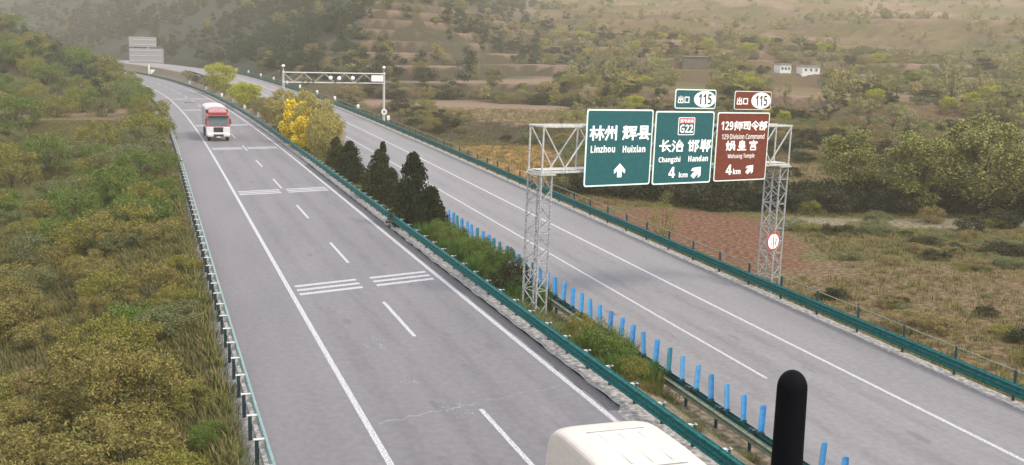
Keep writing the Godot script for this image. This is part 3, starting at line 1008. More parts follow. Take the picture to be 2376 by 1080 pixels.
func camera_gantry():
	var s := 155.0
	var base := rp(s, 26.3, er(s) - 0.4)
	var xf := Transform3D(facing(s), rp(s, 12.2, 0.0))
	var g := thing("camera_gantry", "white tubular gantry with cameras over the far carriageway behind the yellow shrubs", "gantry", xf)
	for x in [0.0, 14.1]:
		var b := MB.new()
		b.tube(Vector3(x, -0.8, 0), Vector3(x, 7.3, 0), 0.19, 0.16, 12)
		part("post", b.mesh(M.zinc2), g)
		b = MB.new()
		b.tube(Vector3(x, 7.3, 0), Vector3(x, 7.95, 0), 0.035, 0.035, 6)
		b.lathe(Vector3(x, 7.9, 0), [[0.0, -0.1], [0.2, -0.05], [0.24, 0.1], [0.12, 0.25], [0.0, 0.28]], 10)
		part("antenna", b.mesh(M.white), g)
	for y in [5.75, 7.1]:
		for z in [-0.5, 0.5]:
			var b := MB.new()
			b.tube(Vector3(0.0, y, z), Vector3(14.1, y, z), 0.07, 0.07, 8)
			part("chord", b.mesh(M.zinc2), g)
	for i in 10:
		var x := 1.41 * i
		for z in [-0.5, 0.5]:
			var b := MB.new()
			b.tube(Vector3(x, 5.8 if i % 2 else 7.05, z), Vector3(x + 1.41, 7.05 if i % 2 else 5.8, z), 0.035, 0.035, 5)
			part("diagonal", b.mesh(M.zinc), g)
	for y in [5.75, 7.1]:
		for x in [0.0, 14.1]:
			var b := MB.new()
			b.box(Vector3(x, y, 0), Vector3(0.16, 0.14, 1.1))
			part("cross_tie", b.mesh(M.white), g)
	var k := MB.new()
	k.box(Vector3(13.0, 6.45, 0.62), Vector3(1.7, 0.85, 0.22), Basis(), 0.03)
	part("cabinet", k.mesh(M.white), g)
	for q in [[2.6, 6.05, 0], [3.4, 6.0, 0], [4.0, 6.0, 0], [6.4, 6.45, 1], [7.1, 6.1, 0], [7.6, 6.4, 1], [8.3, 6.2, 0], [9.5, 6.45, 1], [10.3, 6.0, 0], [11.0, 6.3, 0]]:
		var b := MB.new()
		if q[2]:
			b.lathe(Vector3(q[0], q[1], 0.68), [[0.0, -0.28], [0.22, -0.2], [0.28, 0.0], [0.22, 0.2], [0.0, 0.28]], 12)
			b.box(Vector3(q[0], q[1], 0.54), Vector3(0.08, 0.08, 0.3))
			part("flash_lamp", b.mesh(M.lamp), g)
		else:
			b.box(Vector3(q[0], q[1], 0.72), Vector3(0.26, 0.24, 0.5), Basis(), 0.03)
			b.box(Vector3(q[0], q[1] - 0.2, 0.55), Vector3(0.07, 0.3, 0.16))
			part("camera", b.mesh(M.dark), g)
	var r := thing("round_sign", "small round white sign on the outer post of the camera gantry", "road sign", xf * Transform3D(Basis(), Vector3(14.1, 1.75, 0.3)))
	var b2 := MB.new()
	b2.lathe(Vector3.ZERO, [[0.0, -0.03], [0.42, -0.03], [0.42, 0.0], [0.24, 0.001]], 24, Basis(Vector3.RIGHT, PI * 0.5))
	part("rim", b2.mesh(M.white), r)
	b2 = MB.new()
	b2.disc(Vector3(0, 0, 0.006), 0.2, Vector3.RIGHT, Vector3.UP, 20)
	part("symbol", b2.mesh(M.grey), r)
	# sign seen from behind, far up the road
	var s2 := 345.0
	var f := thing("overhead_sign", "grey overhead sign seen from behind where the road bends away", "road sign", Transform3D(facing(s2), rp(s2, 8.9, 0)))
	b2 = MB.new()
	b2.tube(Vector3(0.6, -0.3, -0.3), Vector3(0.6, 11.0, -0.3), 0.3, 0.22, 12)
	part("post", b2.mesh(M.white), f)
	b2 = MB.new()
	b2.box(Vector3(0, 5.9, 0.1), Vector3(9.8, 4.3, 0.12), Basis(), 0.03)
	part("panel", b2.mesh(M.grey), f)
	b2 = MB.new()
	b2.box(Vector3(-1.0, 9.9, 0.1), Vector3(7.8, 3.0, 0.12), Basis(), 0.03)
	part("panel", b2.mesh(M.grey), f)
	for y in [4.4, 5.9, 7.4, 9.2, 10.6]:
		b2 = MB.new()
		b2.box(Vector3(-0.3, y, 0.22), Vector3(9.0 if y < 8.0 else 6.6, 0.16, 0.1))
		part("stiffener", b2.mesh(M.zinc2), f)
	b2 = MB.new()
	b2.box(Vector3(1.6, 0.9, 0.0), Vector3(1.3, 1.8, 0.8), Basis(), 0.05)
	part("cabinet", b2.mesh(M.white), f)

# ---------------------------------------------------------------- vehicles
func wheel(g: Node3D, at: Vector3, r: float, w: float):
	var ax := Basis(Vector3(0, 0, 1), PI * 0.5)
	var b := MB.new()
	b.lathe(at, [[r * 0.6, -w * 0.5], [r * 0.93, -w * 0.5], [r, -w * 0.38], [r, w * 0.38], [r * 0.93, w * 0.5], [r * 0.6, w * 0.5]], 20, ax)
	var t := part("wheel", b.mesh(M.rubber), g)
	b = MB.new()
	b.lathe(at, [[0.0, -w * 0.42], [r * 0.3, -w * 0.46], [r * 0.6, -w * 0.4], [r * 0.6, w * 0.4], [r * 0.3, w * 0.46], [0.0, w * 0.42]], 16, ax)
	part("rim", b.mesh(M.zinc), t)

func truck():
	# local +z is the direction of travel, towards the camera
	var s := 129.0
	var g := thing("cargo_truck", "red and white cargo truck with pale cover driving towards the camera", "truck", Transform3D(facing(s), rp(s, 1.6, 0.0)))
	var W := 2.55
	var b := MB.new()
	var side := PackedVector2Array([Vector2(0.0, 0.55), Vector2(0.02, 1.55), Vector2(-0.22, 2.75), Vector2(-0.45, 2.98), Vector2(-1.9, 3.05), Vector2(-1.95, 0.55)])
	# cab: lower shell and upper shell
	for q in [[0, 1.62, M.truck_white, "cab_lower"], [1.62, 4.0, M.truck_red, "cab_upper"]]:
		var pol := PackedVector2Array()
		var clip := PackedVector2Array([Vector2(-5, q[0]), Vector2(5, q[0]), Vector2(5, q[1]), Vector2(-5, q[1])])
		pol = Geometry2D.intersect_polygons(side, clip)[0]
		b = MB.new()
		b.extrude(pol, -W * 0.5, W * 0.5)
		part(q[3], b.mesh(q[2]), g, Transform3D(Basis(Vector3.UP, -PI * 0.5), Vector3.ZERO))
	b = MB.new()
	b.quad(Vector3(-1.02, 1.72, -0.02), Vector3(-1.02, 2.58, -0.17), Vector3(1.02, 2.58, -0.17), Vector3(1.02, 1.72, -0.02))
	part("windscreen", b.mesh(M.glass), g, Transform3D(Basis(), Vector3(0, 0, 0.03)))
	b = MB.new()
	b.box(Vector3(0, 2.78, -0.02), Vector3(2.2, 0.14, 0.38), Basis(Vector3.RIGHT, -0.25), 0.02)
	part("sun_visor", b.mesh(M.dark), g)
	b = MB.new()
	b.box(Vector3(0, 3.2, -1.0), Vector3(2.0, 0.36, 1.3), Basis(Vector3.RIGHT, 0.18), 0.1)
	part("roof_fairing", b.mesh(M.truck_red), g)
	b = MB.new()
	b.box(Vector3(0, 1.3, 0.035), Vector3(1.05, 0.55, 0.05), Basis(), 0.02)
	for i in 4: b.box(Vector3(0, 1.12 + 0.12 * i, 0.07), Vector3(1.0, 0.04, 0.03))
	part("grille", b.mesh(M.dark), g)
	b = MB.new()
	b.box(Vector3(0, 0.72, 0.08), Vector3(2.42, 0.42, 0.22), Basis(), 0.05)
	part("bumper", b.mesh(M.truck_white), g)
	b = MB.new()
	b.box(Vector3(0, 0.5, 0.2), Vector3(0.46, 0.15, 0.02))
	part("number_plate", b.mesh(M.white), g)
	for x in [-0.4, 0.35]:
		b = MB.new()
		b.bar(Vector3(x, 1.75, 0.04), Vector3(x + 0.42, 2.1, -0.02), 0.02, 0.02)
		part("wiper", b.mesh(M.ink), g)
	b = MB.new()
	b.box(Vector3(0, 0.66, 0.2), Vector3(1.1, 0.26, 0.03), Basis(), 0.01)
	part("intake", b.mesh(M.dark), g)
	for x in [-0.95, 0.95]:
		b = MB.new()
		b.box(Vector3(x, 0.82, 0.19), Vector3(0.38, 0.22, 0.06), Basis(), 0.025)
		part("headlight", b.mesh(M.lamp), g)
		b = MB.new()
		b.box(Vector3(x * 1.42, 2.2, -0.05), Vector3(0.12, 0.6, 0.22), Basis(), 0.03)
		b.bar(Vector3(x * 1.4, 2.4, -0.05), Vector3(x * 1.24, 2.45, -0.2), 0.04, 0.04)
		part("mirror", b.mesh(M.dark), g)
		b = MB.new()
		b.box(Vector3(x * 1.268, 2.15, -1.0), Vector3(0.012, 0.75, 0.9))
		part("side_window", b.mesh(M.glass), g)
	b = MB.new()
	b.box(Vector3(0, 2.35, -6.2), Vector3(2.42, 2.3, 8.2), Basis(), 0.04)
	part("cargo_body", b.mesh(M.dark), g)
	b = MB.new()
	var pr := PackedVector2Array()
	for i in 13:
		var a := PI * i / 12.0
		pr.append(Vector2(cos(a) * 1.24, 3.42 + sin(a) * 0.35))
	b.extrude(pr, -10.4, -2.05)
	part("cover", b.mesh(M.tarp), g)
	for i in 9:
		b = MB.new()
		b.box(Vector3(-1.235, 2.35, -2.4 - 0.97 * i), Vector3(0.05, 2.1, 0.09))
		b.box(Vector3(1.235, 2.35, -2.4 - 0.97 * i), Vector3(0.05, 2.1, 0.09))
		part("stake", b.mesh(M.truck_white), g)
	b = MB.new()
	b.box(Vector3(0, 0.95, -6.0), Vector3(0.9, 0.3, 8.4))
	part("chassis", b.mesh(M.dark), g)
	for z in [-0.75, -7.4, -8.7]:
		for x in [-1.0, 1.0]:
			wheel(g, Vector3(x, 0.5, z), 0.5, 0.34)
	# scrap on the road behind the truck
	var t := thing("tyre_scrap", "dark scrap of tyre lying in the lane behind the truck", "debris", Transform3D(facing(205.0) * Basis(Vector3.UP, 0.2), rp(205.0, 2.8, 0.006)))
	b = MB.new()
	for i in 8:
		var a0 := -0.9 + i * 0.22
		b.box(Vector3(a0, 0.05 + 0.07 * sin((i + 0.5) / 8.0 * PI), 0.05 * sin(i * 1.7)), Vector3(0.24, 0.03, 0.36), Basis(Vector3(0, 0, 1), 0.35 * cos((i + 0.5) / 8.0 * PI)))
	part("tread", b.mesh(M.rubber), t)

func van():
	var s := 27.2
	var g := thing("delivery_van", "cream delivery van passing at the bottom edge, only its roof in view", "van", Transform3D(facing(s).scaled_local(Vector3(1.04, 0.94, 1)), rp(s, 4.82, 0.0)))
	# side outline along the driving direction (+z towards the camera), rear at z = 0
	var W := 2.55
	var b := MB.new()
	var prof := [[0.0, 0.45], [0.02, 1.1], [0.10, 1.55], [0.24, 1.82], [0.45, 1.99], [0.75, 2.08], [1.2, 2.13], [2.6, 2.16], [3.9, 2.12], [4.3, 2.0], [5.0, 1.35], [5.75, 1.15], [5.95, 0.85], [5.95, 0.45]]
	var rows := []
	for q in prof:
		var row := []
		var top: bool = q[1] > 1.3
		for k in 17:
			var a := PI * k / 16.0
			var cx := cos(a)
			var ry := sin(a)
			var xx := signf(cx) * pow(absf(cx), 0.45) * W * 0.5
			var yy: float = q[1] - (1.0 - pow(ry, 0.45)) * (0.36 if top else 0.1) 
			row.append(Vector3(xx, yy, q[0]))
		rows.append(row)
	for i in rows.size() - 1:
		for k in 16:
			b.quad(rows[i][k], rows[i + 1][k], rows[i + 1][k + 1], rows[i][k + 1])
	for sgn in [0, 16]:
		for i in rows.size() - 1:
			var a: Vector3 = rows[i][sgn]
			var c: Vector3 = rows[i + 1][sgn]
			b.quad(a, c, Vector3(c.x, 0.45, c.z), Vector3(a.x, 0.45, a.z))
	b.box(Vector3(0, 0.43, 2.97), Vector3(W - 0.06, 0.1, 5.9))
	part("body", b.mesh(M.cream), g)
	b = MB.new()
	b.quad(Vector3(-0.9, 1.42, 5.02), Vector3(-0.8, 1.95, 4.42), Vector3(0.8, 1.95, 4.42), Vector3(0.9, 1.42, 5.02))
	part("windscreen", b.mesh(M.glass), g, Transform3D(Basis(), Vector3(0, 0.03, 0.03)))
	for x in [-1.078, 1.078]:
		b = MB.new()
		b.box(Vector3(x, 1.45, 3.9), Vector3(0.02, 0.5, 0.8))
		part("side_window", b.mesh(M.glass), g)
	for x in [-0.8, 0.8]:
		b = MB.new()
		b.box(Vector3(x, 0.85, 5.95), Vector3(0.36, 0.2, 0.06), Basis(), 0.02)
		part("headlight", b.mesh(M.lamp), g)
	for i in 3:
		b = MB.new()
		b.box(Vector3(-0.5 + 0.5 * i, 2.142, 2.55), Vector3(0.07, 0.03, 1.9), Basis(), 0.01)
		part("roof_rib", b.mesh(M.cream), g)
	for z in [1.35, 3.75]:
		b = MB.new()
		b.box(Vector3(0, 2.136, z), Vector3(1.5, 0.012, 0.03))
		part("roof_seam", b.mesh(M.grey), g)
	for z in [1.15, 4.9]:
		for x in [-0.95, 0.95]:
			wheel(g, Vector3(x, 0.34, z), 0.34, 0.22)

func black_mast():
	var x := 1.088
	var z := -4.0
	var gy := ground(x, z)
	var t := thing("black_mast", "black round-topped mast standing close to the camera at lower right", "mast", Transform3D(Basis(), Vector3(x, gy, z)))
	var H := 10.236 - gy
	var pr := [[0.09, -0.4], [0.078, 2.0], [0.066, H - 1.4], [0.061, H - 0.5], [0.0575, H - 0.075]]
	for i in 9:
		var a := PI * 0.5 * (i + 1) / 9.0
		pr.append([0.0575 * cos(a), H - 0.072 + 0.072 * sin(a)])
	var b := MB.new()
	b.lathe(Vector3.ZERO, pr, 32)
	part("shaft", b.mesh(M.black), t)
	b = MB.new()
	b.lathe(Vector3.ZERO, [[0.0, 0.03], [0.22, 0.03], [0.22, -0.3]], 20)
	part("base_plate", b.mesh(M.dark), t)

# ---------------------------------------------------------------- plants
func leaves_mesh(sd: int, count: int, where: Callable, size: float, cols: Array, jitter: float, slim := 0.5, up := 0.0) -> ArrayMesh:
	var r := RandomNumberGenerator.new()
	r.seed = sd
	var v := PackedVector3Array()
	var n := PackedVector3Array()
	var c := PackedColorArray()
	var ix := PackedInt32Array()
	for i in count:
		var p: Vector3 = where.call(r)
		var nd := Vector3(r.randfn(), r.randfn() + 0.5, r.randfn()).normalized()
		var a := nd.cross(Vector3(r.randfn(), r.randfn(), r.randfn())).normalized()
		if up > 0.0: a = (a + Vector3.UP * up * 2.0).normalized()
		var b := a.cross(nd).normalized()
		nd = a.cross(b)
		var k := size * r.randf_range(0.6, 1.35)
		var col: Color = cols[r.randi() % cols.size()]
		var j := 1.0 + r.randf_range(-jitter, jitter)
		col = Color(col.r * j * r.randf_range(0.92, 1.08), col.g * j, col.b * j)
		var o := v.size()
		v.append(p - a * k); v.append(p + b * k * slim + nd * k * 0.12); v.append(p + a * k); v.append(p - b * k * slim + nd * k * 0.12)
		for q in 4:
			n.append(nd); c.append(col)
		ix.append_array(PackedInt32Array([o, o + 1, o + 2, o, o + 2, o + 3]))
	var arr := []
	arr.resize(Mesh.ARRAY_MAX)
	arr[Mesh.ARRAY_VERTEX] = v
	arr[Mesh.ARRAY_NORMAL] = n
	arr[Mesh.ARRAY_COLOR] = c
	arr[Mesh.ARRAY_INDEX] = ix
	var m := ArrayMesh.new()
	m.add_surface_from_arrays(Mesh.PRIMITIVE_TRIANGLES, arr)
	m.surface_set_material(0, M.leaf)
	return m

# clumps inside an ellipsoid of half-width 1 and the given height
func clumps(sd: int, n: int, h: float, low: float, rad: float) -> Array:
	var r := RandomNumberGenerator.new()
	r.seed = sd
	var o := []
	while o.size() < n:
		var p := Vector3(r.randf_range(-1, 1), r.randf_range(-1, 1), r.randf_range(-1, 1))
		if p.length() > 1.0: continue
		p = p.normalized() * pow(p.length(), 0.45)
		var k := r.randf_range(0.65, 1.3) * rad
		o.append([Vector3(p.x * (1.0 - rad * 0.6), low + (p.y * 0.5 + 0.5) * (h - low) * 0.92, p.z * (1.0 - rad * 0.6)), k])
	return o

func in_clump(r: RandomNumberGenerator, cl: Array, squash := 0.8) -> Vector3:
	var q = cl[r.randi() % cl.size()]
	var d := Vector3(r.randfn(), r.randfn() + 0.25, r.randfn()).normalized() * pow(r.randf(), 0.4)
	return q[0] + Vector3(d.x, d.y * squash, d.z) * q[1]

func stems(sd: int, cl: Array, r0: float, fork: float, many: int) -> ArrayMesh:
	var r := RandomNumberGenerator.new()
	r.seed = sd
	var b := MB.new()
	if fork > 0.0: b.tube(Vector3(0, -0.4, 0), Vector3(0, fork, 0), r0, r0 * 0.75, 7)
	for i in mini(many, cl.size()):
		var e: Vector3 = cl[i][0]
		var a := Vector3(r.randf_range(-0.1, 0.1), -0.2 if fork <= 0.0 else fork * r.randf_range(0.6, 1.0), r.randf_range(-0.1, 0.1))
		if fork > 0.0: a = Vector3(0, a.y, 0)
		var mid := a.lerp(e, 0.5) + Vector3(r.randf_range(-0.1, 0.1), 0.12, r.randf_range(-0.1, 0.1))
		b.tube(a, mid, r0 * 0.5, r0 * 0.33, 5, false)
		b.tube(mid, e, r0 * 0.33, r0 * 0.1, 5, false)
	return b.mesh(M.bark)

func make_bush(key: String, sd: int, n: int, count: int, h: float, low: float, rad: float, size: float, cols: Array, jit := 0.35, slim := 0.5, up := 0.0):
	var cl := clumps(sd, n, h, low, rad)
	P[key] = {parts = [["foliage", leaves_mesh(sd + 1, count, func(r): return in_clump(r, cl), size, cols, jit, slim, up)], ["stem", stems(sd + 2, cl, 0.05, 0.0, 12)]]}

func make_tree(key: String, sd: int, n: int, count: int, h: float, low: float, rad: float, size: float, cols: Array, trunk: float, jit := 0.3):
	var cl := clumps(sd, n, h, low, rad)
	P[key] = {parts = [["crown", leaves_mesh(sd + 1, count, func(r): return in_clump(r, cl), size, cols, jit, 0.5, 0.0)], ["trunk", stems(sd + 2, cl, trunk, low * 1.15, 16)]]}

func make_cypress(key: String, sd: int, count: int, cols: Array):
	var r0 := RandomNumberGenerator.new()
	r0.seed = sd
	var tips := []
	for i in 70:
		var y := pow(r0.randf(), 1.2)
		var a := r0.randf() * TAU
		var w := (0.21 * pow(1.0 - y, 0.75) + 0.015) * r0.randf_range(0.75, 1.15)
		tips.append([Vector3(cos(a) * w, 0.04 + y * 0.93, sin(a) * w), 0.05 + 0.05 * (1.0 - y)])
	var f := func(r):
		var q = tips[r.randi() % tips.size()]
		var d := Vector3(r.randfn(), r.randfn(), r.randfn()).normalized() * pow(r.randf(), 0.5)
		var p: Vector3 = q[0] + Vector3(d.x * q[1], d.y * q[1] * 1.7, d.z * q[1])
		if r.randf() < 0.3: p = Vector3(p.x * r.randf(), p.y, p.z * r.randf())
		return p
	var b := MB.new()
	b.tube(Vector3(0, -0.08, 0), Vector3(0, 0.9, 0), 0.02, 0.004, 7)
	P[key] = {parts = [["crown", leaves_mesh(sd + 1, count, f, 0.020, cols, 0.45, 0.42, 1.0)], ["trunk", b.mesh(M.bark)]]}

func blades(sd: int, count: int, spread: float, h: float, w: float, cols: Array, lean: float) -> ArrayMesh:
	var r := RandomNumberGenerator.new()
	r.seed = sd
	var v := PackedVector3Array()
	var n := PackedVector3Array()
	var c := PackedColorArray()
	for i in count:
		var a := r.randf() * TAU
		var q := sqrt(r.randf()) * spread
		var base := Vector3(cos(a) * q, -0.05, sin(a) * q)
		var out := Vector3(cos(a + r.randfn() * 0.6), 0, sin(a + r.randfn() * 0.6)) * lean * r.randf_range(0.3, 1.2)
		var hh := h * r.randf_range(0.55, 1.1)
		var side := out.cross(Vector3.UP).normalized() * w
		var mid := base + out * hh * 0.35 + Vector3.UP * hh * 0.6
		var tip := base + out * hh + Vector3.UP * hh * r.randf_range(0.85, 1.0)
		var col: Color = cols[r.randi() % cols.size()]
		var j := r.randf_range(0.7, 1.3)
		col = Color(col.r * j, col.g * j, col.b * j)
		var nn := (tip - base).cross(side).normalized()
		for p in [base - side, base + side, mid + side * 0.8, base - side, mid + side * 0.8, mid - side * 0.8, mid - side * 0.8, mid + side * 0.8, tip]:
			v.append(p); n.append(nn); c.append(col)
	var arr := []
	arr.resize(Mesh.ARRAY_MAX)
	arr[Mesh.ARRAY_VERTEX] = v
	arr[Mesh.ARRAY_NORMAL] = n
	arr[Mesh.ARRAY_COLOR] = c
	var m := ArrayMesh.new()
	m.add_surface_from_arrays(Mesh.PRIMITIVE_TRIANGLES, arr)
	m.surface_set_material(0, M.leaf)
	return m

func grow(key: String, called: String, label: String, category: String, at: Vector3, sc: Vector3, turn: float, group := "") -> Node3D:
	var g := thing(called, label, category, Transform3D(Basis(Vector3.UP, turn).scaled_local(sc), at), group)
	for q in P[key].parts:
		part(q[0], q[1], g)
	return g

func prototypes():
	var olive := [Color(0.140, 0.128, 0.026), Color(0.110, 0.112, 0.022), Color(0.165, 0.142, 0.036)]
	var green := [Color(0.080, 0.122, 0.022), Color(0.09, 0.122, 0.026), Color(0.06, 0.085, 0.018)]
	var russet := [Color(0.150, 0.112, 0.042), Color(0.145, 0.122, 0.036), Color(0.125, 0.12, 0.03)]
	var sage := [Color(0.10, 0.115, 0.05), Color(0.085, 0.105, 0.035), Color(0.12, 0.11, 0.05)]
	var dark := [Color(0.020, 0.028, 0.012), Color(0.03, 0.036, 0.014), Color(0.045, 0.040, 0.016)]
	var dry := [Color(0.20, 0.15, 0.06), Color(0.16, 0.135, 0.045), Color(0.14, 0.10, 0.045)]
	var sets := {olive = olive, green = green, russet = russet, sage = sage, dry = dry}
	var i := 0
	for k in sets:
		for j in 2:
			make_bush("%s%d" % [k, j], 100 + i * 10, 34 + 14 * j, 7500, 1.35 + 0.35 * j, 0.0, 0.27 - 0.03 * j, 0.034, sets[k], 0.4, 0.36, 0.35)
			i += 1
	make_bush("dark0", 300, 16, 3000, 1.3, 0.0, 0.42, 0.06, dark, 0.4)
	make_bush("dark1", 310, 22, 3000, 1.6, 0.0, 0.34, 0.06, dark, 0.4)
	make_bush("gold", 320, 26, 7000, 2.0, 0.05, 0.36, 0.055, [Color(0.62, 0.43, 0.016), Color(0.52, 0.36, 0.014), Color(0.68, 0.50, 0.04), Color(0.34, 0.30, 0.04)], 0.25)
	make_bush("straw", 330, 44, 13000, 2.1, 0.05, 0.28, 0.040, [Color(0.27, 0.22, 0.075), Color(0.20, 0.18, 0.05), Color(0.16, 0.15, 0.035), Color(0.34, 0.27, 0.10)], 0.25, 0.35, 0.6)
	make_bush("lime", 340, 34, 9000, 1.9, 0.0, 0.36, 0.042, [Color(0.25, 0.25, 0.02), Color(0.18, 0.21, 0.02), Color(0.30, 0.27, 0.03)], 0.25, 0.4, 0.3)
	make_bush("sapling", 350, 18, 2200, 3.6, 0.5, 0.42, 0.05, [Color(0.19, 0.18, 0.055), Color(0.14, 0.14, 0.04)], 0.2, 0.3, 1.0)
	make_tree("willow0", 400, 60, 15000, 3.4, 0.35, 0.34, 0.040, [Color(0.145, 0.15, 0.040), Color(0.12, 0.13, 0.035), Color(0.17, 0.16, 0.055)], 0.07)
	make_tree("willow1", 410, 54, 15000, 2.9, 0.3, 0.36, 0.040, [Color(0.135, 0.14, 0.040), Color(0.115, 0.12, 0.035), Color(0.16, 0.148, 0.052)], 0.07)
	make_tree("wood0", 420, 18, 1400, 2.6, 0.5, 0.42, 0.085, [Color(0.024, 0.038, 0.020), Color(0.034, 0.048, 0.026)], 0.06)
	make_tree("wood1", 430, 14, 1200, 2.0, 0.4, 0.45, 0.085, [Color(0.12, 0.125, 0.035), Color(0.16, 0.15, 0.045)], 0.06)
	make_tree("wood2", 440, 14, 1100, 2.2, 0.5, 0.42, 0.085, [Color(0.24, 0.20, 0.075), Color(0.19, 0.165, 0.06)], 0.06)
	make_tree("feather0", 450, 26, 3000, 3.6, 0.7, 0.24, 0.05, [Color(0.24, 0.215, 0.10), Color(0.19, 0.175, 0.075), Color(0.28, 0.24, 0.13)], 0.05)
	make_tree("feather1", 460, 22, 2600, 3.0, 0.6, 0.26, 0.05, [Color(0.19, 0.195, 0.06), Color(0.155, 0.165, 0.05), Color(0.22, 0.20, 0.08)], 0.05)
	make_cypress("cypress0", 500, 9000, [Color(0.010, 0.019, 0.007), Color(0.016, 0.026, 0.008), Color(0.024, 0.024, 0.010)])
	make_cypress("cypress1", 510, 9000, [Color(0.020, 0.028, 0.009), Color(0.030, 0.034, 0.011), Color(0.034, 0.030, 0.013)])
	P["reed0"] = {parts = [["blades", blades(600, 620, 0.75, 1.1, 0.012, [Color(0.055, 0.125, 0.022), Color(0.08, 0.14, 0.03), Color(0.04, 0.085, 0.016)], 0.35)]]}
	P["reed1"] = {parts = [["blades", blades(610, 560, 0.8, 0.9, 0.013, [Color(0.07, 0.11, 0.02), Color(0.12, 0.12, 0.03), Color(0.045, 0.075, 0.016)], 0.4)]]}
	P["reed2"] = {parts = [["blades", blades(620, 420, 0.8, 0.6, 0.012, [Color(0.16, 0.12, 0.05), Color(0.12, 0.105, 0.035), Color(0.07, 0.085, 0.02)], 0.5)]]}

func before_house(x: float, z: float) -> bool:
	var d := Vector2(x, z).length()
	var b := atan2(x, -z)
	if d > 122.0 and d < 330.0 and b > -0.13 and b < 0.045: return not on_bank(x, z) or d > 290.0     # open terraces
	if d > 330.0 or d < 215.0: return false
	var a := atan2(x, -z)
	return (a > 0.225 and a < 0.275) or (a > 0.145 and a < 0.178)

func scatter(called: String, mesh: Mesh, spots: Array, label: String, category: String):
	var mm := MultiMesh.new()
	mm.transform_format = MultiMesh.TRANSFORM_3D
	mm.use_colors = true
	mm.mesh = mesh
	mm.instance_count = spots.size()
	for i in spots.size():
		mm.set_instance_transform(i, spots[i][0])
		mm.set_instance_color(i, spots[i][1])
	var o := MultiMeshInstance3D.new()
	o.name = numbered(called)
	o.multimesh = mm
	add_child(o)
	o.set_meta("kind", "stuff")
	tag(o, label, category)

